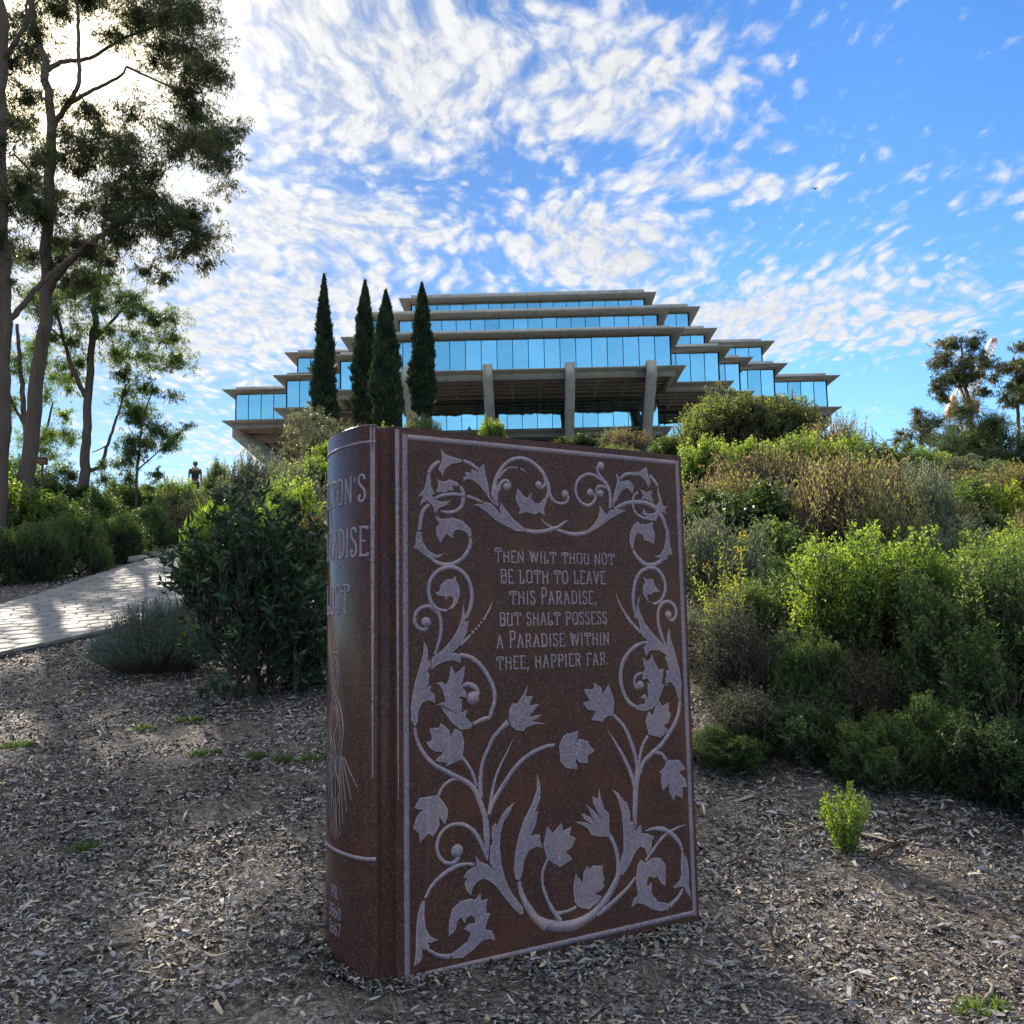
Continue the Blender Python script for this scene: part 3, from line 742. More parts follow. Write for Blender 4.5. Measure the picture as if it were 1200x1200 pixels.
def build_chips():
    rg = np.random.default_rng(11)
    P = []
    def area(x0, x1, y0, y1, n):
        P.append(np.stack([rg.uniform(x0, x1, n), rg.uniform(y0, y1, n)], -1))
    area(-3.2, 3.4, 2.9, 4.6, 42000)
    area(-3.6, 4.2, 4.6, 6.6, 52000)
    area(-5.2, 5.0, 6.6, 9.2, 52000)
    area(-7.6, -0.5, 9.2, 12.4, 30000)
    area(-11.0, -6.6, 12.4, 19.0, 14000)
    # chips heaped against the foot of the book
    for a0, b0, a1, b1, n_ in ((-.05, -.03, 1.7, -.03, 1500), (-.14, -.03, -.27, .28, 700), (1.71, 0, 1.73, .5, 300)):
        t = rg.random(n_); sp_ = np.abs(rg.normal(0, .05, n_))
        a_ = a0 + (a1 - a0) * t; b_ = b0 + (b1 - b0) * t - sp_
        P.append(np.stack([BX + a_ * BD[0] + b_ * BN[0], BY + a_ * BD[1] + b_ * BN[1]], -1))
    P = np.concatenate(P)
    # only what the wide view takes in
    keep = np.abs(P[:, 0]) < P[:, 1] * 0.66 + 0.4
    P = P[keep]
    # not on the path, not inside the book
    d2 = np.full(len(P), 9.0)
    for k in range(0, len(_pc), 2):
        d2 = np.minimum(d2, np.hypot(P[:, 0] - _pc[k, 0], P[:, 1] - _pc[k, 1]))
    keep = d2 > PATH_HALF + 0.02
    P = P[keep]
    lx = (P[:, 0] - BX) * BD[0] + (P[:, 1] - BY) * BD[1]
    ly = (P[:, 0] - BX) * BN[0] + (P[:, 1] - BY) * BN[1]
    keep = ~((lx > -0.2) & (lx < 1.67) & (ly > 0.02) & (ly < 0.5))
    P = P[keep]; n = len(P)
    # bare dirt scrapes
    bare = np.zeros(n)
    for bx, by, br in ((-1.05, 3.75, 0.30), (-0.75, 4.02, 0.22), (-2.5, 8.0, 0.4), (2.2, 5.6, 0.25), (-1.9, 6.2, 0.3)):
        bare = np.maximum(bare, 1 - np.hypot((P[:, 0] - bx) / 1.8, P[:, 1] - by) / br)
    keep = rg.random(n) > np.clip(bare * 1.6, 0, 0.85)
    P = P[keep]; n = len(P)
    far = np.clip((P[:, 1] - 4) / 10, 0, 1)
    L = rg.lognormal(math.log(0.024), 0.5, n) * (1 + 0.5 * far); L = np.clip(L, 0.009, 0.12)
    W = np.clip(L * rg.uniform(0.14, 0.42, n), 0.003, 0.022)
    th = rg.uniform(0, 2 * np.pi, n)
    pitch = rg.normal(0, 0.22, n); roll = rg.normal(0, 0.45, n); bend = rg.normal(0, 0.18, n) * L
    hz = ground_z(P[:, 0], P[:, 1]) + 0.002 + np.abs(rg.normal(0.008, 0.009, n))
    c, s = np.cos(th), np.sin(th)
    d = np.stack([c * np.cos(pitch), s * np.cos(pitch), np.sin(pitch)], -1)
    side = np.stack([-s * np.cos(roll), c * np.cos(roll), np.sin(roll)], -1)
    up = np.cross(d, side)
    C0 = np.stack([P[:, 0], P[:, 1], hz], -1)
    taper = rg.uniform(0.3, 1.0, n)
    V = np.empty((n, 6, 3))
    V[:, 0] = C0 - d * L[:, None] / 2 - side * (W * taper / 2)[:, None]
    V[:, 1] = C0 - d * L[:, None] / 2 + side * (W * taper / 2)[:, None]
    V[:, 2] = C0 + up * bend[:, None] - side * W[:, None] / 2
    V[:, 3] = C0 + up * bend[:, None] + side * W[:, None] / 2
    V[:, 4] = C0 + d * L[:, None] / 2 - side * (W * rg.uniform(0.2, 0.9, n) / 2)[:, None]
    V[:, 5] = C0 + d * L[:, None] / 2 + side * (W * rg.uniform(0.2, 0.9, n) / 2)[:, None]
    b = (np.arange(n) * 6)[:, None]
    F = np.concatenate([b + np.array([[0, 2, 3, 1]]), b + np.array([[2, 4, 5, 3]])])
    tint = np.clip(rg.normal(0.47, 0.31, n) + 0.12 * np.sin(P[:, 0] * 2.1) * np.sin(P[:, 1] * 1.7), 0, 1)
    mb = MB(); mb.add(V.reshape(-1, 3), F, 0, np.repeat(tint, 6))
    tag(mb.build('wood_chips', M['chips']), kind='stuff')


# ------------------------------------------------------------------ the granite book
BX, BY, BYAW = -0.49833, 4.26455, 0.54913
BD = np.array([math.cos(BYAW), math.sin(BYAW), 0.0])          # along the cover, spine to fore-edge
BN = np.array([-math.sin(BYAW), math.cos(BYAW), 0.0])         # into the book
BTOP, BBOT, BTH = 2.466, -0.35, 0.53
AMAX = 1.690


def cover_map(u, v, h):
    u = np.asarray(u, float)[..., None]; v = np.asarray(v, float)[..., None]; h = np.asarray(h, float)[..., None]
    return u * np.array([1.0, 0, 0]) + v * np.array([0, 0, 1.0]) + h * np.array([0, -1.0, 0])


_th = np.linspace(0, math.pi, 61)
_sa = -.13 - .085 * np.sin(_th); _sb = BTH / 2 - BTH / 2 * np.cos(_th)
_sl = np.concatenate([[0], np.cumsum(np.hypot(np.diff(_sa), np.diff(_sb)))])
SPINE_MID = _sl[30]


def spine_map(u, v, h):
    """u metres from the middle of the spine towards the cover, v height"""
    s = SPINE_MID - np.asarray(u, float)
    a = np.interp(s, _sl, _sa); b = np.interp(s, _sl, _sb)
    da = np.interp(s + .004, _sl, _sa) - np.interp(s - .004, _sl, _sa)
    db = np.interp(s + .004, _sl, _sb) - np.interp(s - .004, _sl, _sb)
    l = np.hypot(da, db) + 1e-9
    return np.stack([a - db / l * h, b + da / l * h, np.broadcast_to(v, a.shape)], -1)


class Relief:
    """flat shapes laid on a surface (cover_map or spine_map) as thin raised pieces"""
    def __init__(self, fmap, h=0.0010):
        self.m, self.h, self.mb, self.k = fmap, h, MB(), 0

    def _h(self):
        self.k += 1
        return self.h + 0.00011 * (self.k % 9)

    def ribbon(self, pts, widths, smooth=8, sub=None):
        P = np.asarray(pts, float); W = np.full(len(P), widths) if np.isscalar(widths) else np.asarray(widths, float)
        if smooth and len(P) > 2:
            Q = catmull(np.column_stack([P, W]), smooth); P, W = Q[:, :2], Q[:, 2]
        elif sub:
            t = np.linspace(0, len(P) - 1, (len(P) - 1) * sub + 1); i = np.arange(len(P))
            W = np.interp(t, i, W); P = np.stack([np.interp(t, i, P[:, 0]), np.interp(t, i, P[:, 1])], -1)
        W = np.maximum(W, 0.0012)
        T = np.gradient(P, axis=0); T /= np.linalg.norm(T, axis=1)[:, None] + 1e-9
        Nn = np.stack([-T[:, 1], T[:, 0]], -1)
        L = P + Nn * W[:, None] / 2; R = P - Nn * W[:, None] / 2
        h = self._h(); n = len(P)
        V = np.concatenate([self.m(L[:, 0], L[:, 1], np.full(n, h)), self.m(R[:, 0], R[:, 1], np.full(n, h)),
                            self.m(L[:, 0], L[:, 1], np.full(n, -.001)), self.m(R[:, 0], R[:, 1], np.full(n, -.001))])
        i = np.arange(n - 1)
        F = np.concatenate([np.stack([i, i + n, i + n + 1, i + 1], -1), np.stack([i + 2 * n, i, i + 1, i + 1 + 2 * n], -1), np.stack([i + n, i + 3 * n, i + 1 + 3 * n, i + 1 + n], -1)])
        self.mb.add(V, F, 0, 0.5)
        e = n - 1
        self.mb.add(V[[0, n, 3 * n, 2 * n, e, n + e, 3 * n + e, 2 * n + e]], [(0, 3, 2, 1), (4, 5, 6, 7)], 0)

    def poly(self, pts, mi=0, extra=0.0):
        P = np.asarray(pts, float); n = len(P)
        h = self._h() + extra
        tri = tessellate_polygon([[Vector((x, y, 0)) for x, y in P]])
        V = np.concatenate([self.m(P[:, 0], P[:, 1], np.full(n, h)), self.m(P[:, 0], P[:, 1], np.full(n, -.001))])
        self.mb.add(V, [tuple(t) for t in tri] + [(i, (i + 1) % n, (i + 1) % n + n, i + n) for i in range(n)], mi)

    def disc(self, x, y, r, n=20):
        a = np.arange(n) * 2 * np.pi / n
        self.poly(np.stack([x + r * np.cos(a), y + r * np.sin(a)], -1))

    def build(self, name, mats, parent):
        return self.mb.build(name, mats, parent, fix=True)


# single-stroke lettering in an Art Nouveau manner; each letter: width, strokes (x, y from 0 to 1)
GL = {
 'T': (.52, [[(.26, .98), (.26, .02)], [(.17, .02), (.35, .02)], [(.10, .74), (.02, .80), (.02, .93), (.12, .98), (.40, .98), (.50, .93), (.50, .80), (.42, .74), (.38, .80)], [(.10, .74), (.14, .80)]]),
 'H': (.48, [[(.07, 1), (.07, 0)], [(.41, 1), (.41, 0)], [(.07, .58), (.24, .53), (.41, .40)], [(.0, 0), (.14, 0)], [(.34, 0), (.48, 0)]]),
 'E': (.40, [[(.08, 1), (.08, 0)], [(.02, 1), (.37, 1), (.37, .92)], [(.08, .52), (.30, .52)], [(.02, 0), (.37, 0), (.39, .10)]]),
 'N': (.50, [[(.07, 0), (.07, 1)], [(.07, .98), (.42, .03)], [(.43, 0), (.43, 1)], [(0, 0), (.14, 0)], [(.36, 1), (.50, 1)]]),
 'W': (.72, [[(.03, 1), (.20, .02)], [(.20, .02), (.36, .95)], [(.14, 1), (.30, .40)], [(.36, .95), (.52, .02)], [(.52, .02), (.69, 1)], [(0, 1), (.18, 1)]]),
 'I': (.20, [[(.10, 1), (.10, 0)], [(.02, 1), (.18, 1)], [(.02, 0), (.18, 0)]]),
 'L': (.40, [[(.08, 1), (.08, 0)], [(.01, 1), (.16, 1)], [(.02, 0), (.34, 0), (.38, .10), (.32, .24), (.24, .20)]]),
 'O': (.50, [[(.25, 1), (.09, .90), (.05, .5), (.09, .10), (.25, 0), (.41, .10), (.45, .5), (.41, .90), (.25, 1)]]),
 'U': (.48, [[(.02, 1), (.16, 1)], [(.07, 1), (.07, .2), (.14, .02), (.28, .0), (.41, .10), (.41, .2)], [(.41, 1), (.41, 0)], [(.20, 1), (.20, .86)]]),
 'B': (.44, [[(.07, 1), (.07, 0)], [(.01, 1), (.30, 1), (.38, .90), (.38, .66), (.28, .55), (.07, .52)], [(.28, .54), (.40, .44), (.40, .10), (.30, 0), (.01, 0)], [(.22, 0), (.22, .22)]]),
 'V': (.46, [[(.03, 1), (.23, 0)], [(.23, 0), (.43, 1)], [(0, 1), (.13, 1)], [(.35, 1), (.46, 1)]]),
 'P': (.44, [[(.09, 1), (.09, 0)], [(.01, 1), (.30, 1), (.39, .90), (.39, .60), (.30, .48), (.18, .50), (.18, .62)], [(.01, 0), (.18, 0)]]),
 'A': (.50, [[(.25, 1), (.06, 0)], [(.25, 1), (.44, 0)], [(.12, .33), (.38, .33)], [(0, 0), (.14, 0)], [(.36, 0), (.50, 0)], [(.16, 1), (.27, 1)]]),
 'R': (.48, [[(.09, 1), (.09, 0)], [(.01, 1), (.28, 1), (.37, .90), (.37, .62), (.28, .50), (.09, .50)], [(.24, .50), (.38, .10), (.47, 0)], [(.01, 0), (.18, 0)]]),
 'D': (.48, [[(.08, 1), (.08, 0)], [(.01, 1), (.26, 1), (.40, .85), (.43, .5), (.40, .15), (.26, 0), (.01, 0)], [(.22, 0), (.22, .24)]]),
 'S': (.38, [[(.32, .84), (.28, .98), (.14, 1.0), (.05, .88), (.07, .70), (.20, .55), (.32, .40), (.34, .18), (.26, .02), (.12, 0), (.04, .10), (.08, .22), (.14, .16)]]),
 'F': (.38, [[(.08, 1), (.08, 0)], [(.02, 1), (.35, 1), (.35, .90)], [(.08, .54), (.28, .54)], [(.0, 0), (.17, 0)]]),
 'M': (.62, [[(.07, 0), (.07, 1)], [(.07, 1), (.31, .05)], [(.31, .05), (.55, 1)], [(.55, 1), (.55, 0)], [(0, 0), (.14, 0)], [(.48, 0), (.62, 0)]]),
 ',': (.16, [[(.08, .10), (.10, .0), (.04, -.16)]]), '.': (.14, [[(.02, .11), (.10, .01)]]), "'": (.14, [[(.08, 1), (.05, .80)]]),
 '1': (.24, [[(.04, .88), (.12, 1), (.12, 0)], [(.04, 0), (.20, 0)]]),
 '3': (.38, [[(.05, .85), (.12, .98), (.26, .98), (.33, .80), (.28, .58), (.16, .53)], [(.16, .53), (.32, .45), (.35, .22), (.26, .03), (.12, .0), (.04, .14)]]),
 '5': (.38, [[(.33, 1), (.09, 1), (.07, .58)], [(.07, .58), (.22, .62), (.34, .48), (.34, .18), (.24, .01), (.10, .01), (.04, .14)]]),
 '6': (.40, [[(.32, .97), (.16, .82), (.06, .50), (.06, .20), (.15, .02), (.28, .02), (.35, .18), (.34, .44), (.24, .56), (.12, .52), (.06, .36)]]),
 '0': (.40, [[(.20, 1), (.08, .85), (.05, .5), (.08, .15), (.20, 0), (.32, .15), (.35, .5), (.32, .85), (.20, 1)]]),
 '7': (.38, [[(.04, .90), (.04, 1), (.34, 1), (.14, 0)]]),
}


def lay_text(rel, text, x0, x1, y, h, big=1.25, sw=0.105, sx=1.0, space=.34, thin=1.0):
    """letters between x0 and x1 on base line y; capitals of the text are set taller"""
    gap = 0.11
    adv = sum((GL[c.upper()][0] + gap) if c != ' ' else space for c in text) - gap
    k = (x1 - x0) / adv
    x = x0
    for c in text:
        if c == ' ':
            x += space * k; continue
        w, strokes = GL[c.upper()]
        hh = h * (big if c.isupper() else 1.0)
        for s in strokes:
            P = [(x + px * k, y + py * hh) for px, py in s]
            straight = len(s) == 2
            ser = straight and abs(s[0][1] - s[1][1]) < .01
            rel.ribbon(P, sw * h * (0.62 if ser else thin), smooth=0 if straight else 5, sub=None if not straight else 1)
        x += (w + gap) * k


def build_book():
    root = empty('book_sculpture', (BX, BY, 0), BYAW)
    tag(root, 'giant upright book of polished red brown granite carved with vines and verse', 'sculpture')
    g = M['granite']

    def board(a0, a1, b0, b1, z0, z1, name, bev=0.006):
        bm = bmesh.new()
        bmesh.ops.create_cube(bm, size=1)
        for v in bm.verts:
            v.co = Vector(((a0 + a1) / 2 + v.co.x * (a1 - a0), (b0 + b1) / 2 + v.co.y * (b1 - b0), (z0 + z1) / 2 + v.co.z * (z1 - z0)))
        bmesh.ops.bevel(bm, geom=bm.edges[:] , offset=bev, segments=2, affect='EDGES')
        me = bpy.data.meshes.new(name); bm.to_mesh(me); bm.free(); me.materials.append(g)
        o = bpy.data.objects.new(name, me); COL.objects.link(o); o.parent = root
        return o
    board(-0.045, AMAX, 0, 0.075, BBOT, BTOP, 'front_cover')
    board(-0.045, AMAX, BTH - 0.075, BTH, BBOT, BTOP, 'back_cover')
    board(0.0, AMAX - 0.05, 0.0755, BTH - 0.0755, BBOT, BTOP - 0.045, 'page_block')
    # spine with its two hinge grooves: one outline, swept up, with a softened top edge
    gr = [(-0.0455, 0.004), (-0.052, 0.016), (-0.064, 0.030), (-0.080, 0.037), (-0.096, 0.033), (-0.108, 0.021), (-0.117, 0.009), (-0.124, 0.002)]
    arc = list(zip(_sa, _sb))[1:-1]
    out = gr + arc + [(a, BTH - b) for a, b in reversed(gr)]
    out = np.array(out)
    inner = np.array([(-0.046, BTH - 0.02), (-0.046, 0.02)])
    ring = np.vstack([out, inner]); n = len(ring)
    c = ring.mean(0)
    def lev(k, z):
        q = ring.copy(); d_ = c - q; l = np.linalg.norm(d_, axis=1)[:, None]
        q = q + d_ / l * k
        return np.column_stack([q, np.full(n, z)])
    V = np.vstack([lev(0, BBOT), lev(0, BTOP - 0.010), lev(0.003, BTOP - 0.003), lev(0.010, BTOP)])
    mb = MB()
    F = []
    for k in range(3):
        F += [(k * n + i, k * n + (i + 1) % n, (k + 1) * n + (i + 1) % n, (k + 1) * n + i) for i in range(n)]
    mb.add(V, F)
    tri = tessellate_polygon([[Vector((x, y, 0)) for x, y in ring]])
    mb.f.append(([tuple(3 * n + i for i in t) for t in tri], 0))
    sp = mb.build('spine', M['granite_spine'], root, smooth=True, fix=True)
    try:
        sp.data.set_sharp_from_angle(angle=rad(40))
    except Exception:
        pass
    # cover border line
    r = Relief(cover_map); W_, Ht, fb = 1.6665, 2.4335, 0.035
    lw = 0.026
    for P in ([(lw / 2, fb), (lw / 2, Ht)], [(W_ - lw / 2, fb), (W_ - lw / 2, Ht)]): r.ribbon(P, lw, 0)
    for P in ([(lw + .0005, fb + lw / 2), (W_ - lw - .0005, fb + lw / 2)], [(lw + .0005, Ht - lw / 2), (W_ - lw - .0005, Ht - lw / 2)]): r.ribbon(P, lw, 0)
    r.build('cover_border', M['frost_core'], root)
    k = 0
    for s in VINES:                                                 # each carved tendril is a piece of its own
        a = np.array(s, float) / 1000
        r = Relief(cover_map); r.k = k; k += 1
        r.ribbon(a[:, :2], a[:, 2] * 0.88, 7)
        r.build('vine_ornament', M['frost'], root)
    for x, y, q in DISCS:
        r = Relief(cover_map); r.k = k; k += 1
        r.disc(x / 1000, y / 1000, q / 1000)
        r.build('bead_ornament', M['frost'], root)
    # leaves and blossoms: a frosted shape with a pale rim, each its own piece
    for k, s in enumerate(LEAVES):
        a = np.array(s, float) / 1000
        bm = bmesh.new()
        h = 0.0022 + 0.00010 * (k % 7)
        vs = [bm.verts.new(tuple(cover_map(u, v, h))) for u, v in a]
        f = bm.faces.new(vs)
        bm.normal_update()
        if f.normal.y > 0: f.normal_flip()
        side = bmesh.ops.extrude_face_region(bm, geom=[f])
        low = [v for v in side['geom'] if isinstance(v, bmesh.types.BMVert)]
        for v in low: v.co.y = 0.001
        bm.faces.ensure_lookup_table()
        top = [q for q in bm.faces if all(abs(v.co.y + h) < 1e-6 for v in q.verts)]
        if top:
            res = bmesh.ops.inset_region(bm, faces=top, thickness=0.0065, depth=-0.0007, use_even_offset=False)
            for q in top:
                if q.is_valid: q.material_index = 1
        bmesh.ops.triangulate(bm, faces=[q for q in bm.faces if len(q.verts) > 4])
        bmesh.ops.recalc_face_normals(bm, faces=bm.faces)
        nm = 'blossom' if k in BLOSSOMS else 'leaf_ornament'
        me = bpy.data.meshes.new(nm); bm.to_mesh(me); bm.free()
        me.materials.append(M['frost']); me.materials.append(M['frost_core'])
        o = bpy.data.objects.new(nm, me); COL.objects.link(o); o.parent = root
    r = Relief(cover_map)
    for s, x0, x1, y, h in TEXT:
        t = s
        hh = h / 1000 * (0.80 if s.startswith('Then') else 0.96)
        lay_text(r, t, x0 / 1000, x1 / 1000, y / 1000, hh, 1.26, sw=0.115)
    r.build('verse_inscription', M['frost'], root)
    r = Relief(spine_map, 0.0016)
    lay_text(r, "MILTON'S", -0.255, 0.245, 2.117, 0.118, 1.0, sw=0.10)
    r.build('spine_title', M['frost'], root); r = Relief(spine_map, 0.0016)
    lay_text(r, "PARADISE", -0.265, 0.255, 1.872, 0.126, 1.0, sw=0.10)
    r.build('spine_title', M['frost'], root); r = Relief(spine_map, 0.0016)
    lay_text(r, "LOST", -0.16, 0.135, 1.617, 0.130, 1.0, sw=0.085)
    r.ribbon([(-.03, 1.86), (.01, 1.83), (.045, 1.835)], [.002, .007, .002]); r.ribbon([(-.08, 2.12), (-.07, 2.02), (-.02, 1.985)], [.004, .008, .002])
    r.build('spine_title', M['frost'], root)
    r = Relief(spine_map, 0.0016)
    lay_text(r, 'PR', -0.045, 0.03, 0.360, 0.048, 1.0, sw=0.085)
    r.build('call_number', M['frost'], root); r = Relief(spine_map, 0.0016)
    lay_text(r, '3560', -0.075, 0.065, 0.275, 0.050, 1.0, sw=0.085)
    r.build('call_number', M['frost'], root); r = Relief(spine_map, 0.0016)
    lay_text(r, '1667', -0.07, 0.062, 0.203, 0.050, 1.0, sw=0.085)
    r.build('call_number', M['frost'], root)
    r = Relief(spine_map, 0.0016)
    z0 = 1.44
    r.ribbon([(-.035, z0), (.035, z0)], .006, 0, 6); r.ribbon([(-.035, z0), (0, z0 + .07)], .006, 0); r.ribbon([(.035, z0), (0, z0 + .07)], .006, 0)
    r.ribbon([(-.008, z0 + .018), (.008, z0 + .03), (-.004, z0 + .045)], .006)
    r.ribbon([(0, z0 - .02), (-.035, z0 - .07), (-.03, z0 - .15), (0, z0 - .18), (.03, z0 - .15), (.035, z0 - .07), (0, z0 - .02)], .006)
    r.ribbon([(0, z0 - .05), (-.015, z0 - .10), (0, z0 - .15), (.015, z0 - .10), (0, z0 - .05)], .004)
    for sx in (-1, 1):
        r.ribbon([(0, z0 - .18), (sx * .05, z0 - .24), (sx * .085, z0 - .34), (sx * .06, z0 - .45), (sx * .095, z0 - .47)], [.006, .008, .007, .006, .002])
        r.ribbon([(0, z0 - .21), (sx * .04, z0 - .29), (sx * .055, z0 - .38), (sx * .02, z0 - .44)], [.005, .006, .005, .002])
        r.ribbon([(sx * .03, z0 - .44), (sx * .01, z0 - .52), (sx * .05, z0 - .60), (sx * .015, z0 - .70), (sx * .03, z0 - .82)], [.005, .006, .005, .004, .001])
        for q in range(5):
            x = sx * (.05 + .016 * q)
            r.ribbon([(x * .8, z0 - .46), (x * (1.1 + .16 * q), z0 - (.80 - .055 * q))], [.005, .003], 0, 4)
    r.ribbon([(0, z0 - .24), (.02, z0 - .32), (-.02, z0 - .38), (.0, z0 - .46), (0, z0 - .83)], [.005, .006, .006, .004, .002])
    r.build('spine_emblem', M['frost_thin'], root)
    for z, w_, nm in ((2.385, 0.012, 'spine_band'), (0.565, 0.016, 'spine_band')):
        r = Relief(spine_map, 0.0022)
        u = np.linspace(-_sl[-1] / 2 + .01, _sl[-1] / 2 - .002, 30)
        r.ribbon(np.stack([u, np.full(30, z)], -1), w_, 0)
        r.build(nm, M['frost_core'] if z > 1 else M['frost'], root)
    r = Relief(spine_map, 0.0016)
    hw = _sl[-1] / 2
    r.ribbon([(hw - .016, 0.9), (hw - .016, BTOP - .012)], [0.004, .024], 0, 6)
    r.build('spine_edge_strip', M['frost_thin'], root)
    r = Relief(cover_map)
    r.ribbon([(-.026, 0.8), (-.026, BTOP - .012)], [0.003, .022], 0, 6)
    r.build('hinge_strip', M['frost_thin'], root)
    return root


BLOSSOMS = ()
build_book()
build_chips()


# ------------------------------------------------------------------ the library on the hill
def rect_union(q, o=0.0):
    """outline of the stepped plan: quadrant corners (x rising, depth falling), grown by o; counter-clockwise"""
    q = [(x + o, d + o) for x, d in q]
    right = []
    for i, (x, d) in enumerate(q):
        right.append((x, -d))
        nd = q[i + 1][1] if i + 1 < len(q) else None
        if nd is not None: right.append((x, -nd))
    # right front quadrant from the middle front to the right side
    back = [(x, -y) for x, y in reversed(right)]
    left = [(-x, y) for x, y in reversed(right + back)]
    return right + back + left


def build_library():
    ax = spot(619, 400, 134.9)
    root = empty('library_building', (ax.x, ax.y, 0), -math.atan2(ax.x, ax.y))
    tag(root, 'stepped concrete and mirror glass library rising behind the cypresses on the hill', 'building')
    F = {
        8: dict(q=[(14.3, 22.9), (20.6, 17.2)], gb=37.6, gt=41.0, eave=41.25, par=42.2, pane=1.55),
        7: dict(q=[(14.6, 31.6), (21.3, 23.6), (29.6, 17.8)], gb=33.0, gt=36.07, eave=36.35, par=37.15, pane=1.6),
        6: dict(q=[(15.0, 37.8), (21.4, 30.9), (24.8, 26.0), (29.6, 23.0), (37.8, 16.8)], gb=28.35, gt=31.70, eave=32.0, par=32.75, pane=1.67),
        5: dict(q=[(14.6, 29.8), (21.2, 22.6), (28.6, 14.8)], gb=23.6, gt=26.7, eave=None, par=None, pane=1.75),
        4: dict(q=[(14.6, 20.6), (20.6, 14.6)], gb=19.2, gt=22.3, eave=None, par=None, pane=1.75),
    }
    con, fas = M['concrete'], M['fascia']

    def slab(q, rings, name, mt):
        V, Fc = [], []
        for o, z in rings:
            V += [(x, y, z) for x, y in rect_union(q, o)]
        n = len(V) // len(rings)
        for k in range(len(rings) - 1):
            Fc += [(k * n + i, k * n + (i + 1) % n, (k + 1) * n + (i + 1) % n, (k + 1) * n + i) for i in range(n)]
        for k in (0, len(rings) - 1):
            tri = tessellate_polygon([[Vector((V[k * n + i][0], V[k * n + i][1], 0)) for i in range(n)]])
            Fc += [tuple(k * n + i for i in t) for t in tri]
        mb = MB(); mb.add(V, Fc)
        return mb.build(name, mt, root, fix=True)

    rg = np.random.default_rng(21)
    for lv, f in F.items():
        q, gb, gt = f['q'], f['gb'], f['gt']
        pts = rect_union(q, 0.0)
        n = len(pts)
        for i in range(n):
            a = np.array(pts[i]); b = np.array(pts[(i + 1) % n])
            d = b - a; L = np.linalg.norm(d)
            if L < 0.2: continue
            d /= L; nrm = np.array([d[1], -d[0]])
            if nrm[1] > 0.5 or (a[1] + b[1]) > 30: continue            # nothing is seen of the far side
            k = max(1, int(round(L / f['pane'])))
            mb = MB(); fr = MB()
            for j in range(k):
                p0 = a + d * (L * j / k + 0.035); p1 = a + d * (L * (j + 1) / k - 0.035)
                tl = rg.normal(0, 0.006, 2)
                quad = [(p0[0] + nrm[0] * tl[0], p0[1] + nrm[1] * tl[0], gb), (p1[0] - nrm[0] * tl[0], p1[1] - nrm[1] * tl[0], gb),
                        (p1[0] + nrm[0] * tl[1], p1[1] + nrm[1] * tl[1], gt), (p0[0] + nrm[0] * (tl[0] + tl[1]), p0[1] + nrm[1] * (tl[0] + tl[1]), gt)]
                mb.add(quad, [(0, 1, 2, 3)], 0, float(np.clip(rg.normal(0.55, 0.36), 0, 1)))
            for j in range(k + 1):
                p = a + d * (L * j / k)
                s = (0.07, 0.16) if abs(d[0]) > .5 else (0.16, 0.07)
                fr.box((p[0] - nrm[0] * 0.02, p[1] - nrm[1] * 0.02, (gb + gt) / 2), (s[0], s[1], gt - gb - 0.13))
            for z in (gb + 0.03, gt - 0.03):
                c = (a + b) / 2 - nrm * 0.02
                s = (L, 0.14, 0.06) if abs(d[0]) > .5 else (0.14, L, 0.06)
                fr.box((c[0], c[1], z), s)
            w = mb.build('ribbon_window', M['glass'], root)
            fr.build('mullion', M['mullion'], w)
        # a dark inner core so the storeys are not hollow
        slab(q, [(-0.5, gb - 0.6), (-0.5, gt + 0.2)], 'storey_core', M['mullion'])
        if f['eave']:
            e = f['eave']
            s = slab(q, [(-0.02, gt - 0.02), (1.32, e - 0.02), (1.35, e + 0.12), (0.05, e + 0.38)], 'roof_slab', con)
            # the pale parapet stands on the slab
            p = slab(q, [(0.02, e + 0.34), (0.0, f['par'])], 'parapet', fas)
        fl = slab(q, [(-1.0, gb - 0.72), (1.30, gb - 0.42), (1.34, gb - 0.28), (0.03, gb + 0.012)], 'floor_slab', con)
        if lv <= 6:
            o1, o2 = (0.35, -0.35)
            A = rect_union(q, o1); B = rect_union(q, o2)
            zt, zb = gb - 0.45, gb - (1.15 if lv == 6 else 1.0)
            nn = len(A)
            V = [(x, y, zb) for x, y in A] + [(x, y, zt) for x, y in A] + [(x, y, zb) for x, y in B] + [(x, y, zt) for x, y in B]
            Fc = []
            for i in range(nn):
                j = (i + 1) % nn
                Fc += [(i, j, j + nn, i + nn), (i + 2 * nn, i + 3 * nn, j + 3 * nn, j + 2 * nn), (i, i + 2 * nn, j + 2 * nn, j), (i + nn, j + nn, j + 3 * nn, i + 3 * nn)]
            mb = MB(); mb.add(V, Fc); mb.build('edge_beam', con, root, fix=True)
        if lv in (6, 5):
            # ribs of the coffered underside
            mb = MB()
            zt, zb = gb - 0.60, gb - (1.1 if lv == 6 else 0.95)
            for i, (x, dd) in enumerate(q):
                d2 = q[i + 1][1] if i + 1 < len(q) else 6
                for y in np.arange(-dd + 1.5, -d2, 1.55):
                    mb.box((0, y, (zt + zb) / 2), (2 * x - 0.8, 0.35, zt - zb))
            for x in np.arange(-q[-1][0] + 1.8, q[-1][0], 3.1):
                dd = max(d for xx, d in q if xx >= abs(x))
                mb.box((x, 0, (zt + zb) / 2 + .06), (0.3, 2 * dd - 0.9, zt - zb - 0.2))
            mb.build('coffer_ribs', con, root)
    mb = MB(); mb.box((0, 0, 12.5), (29, 29, 13.0)); mb.box((0, 0, 13.2), (46, 46, 5.0))
    mb.build('podium', con, root)
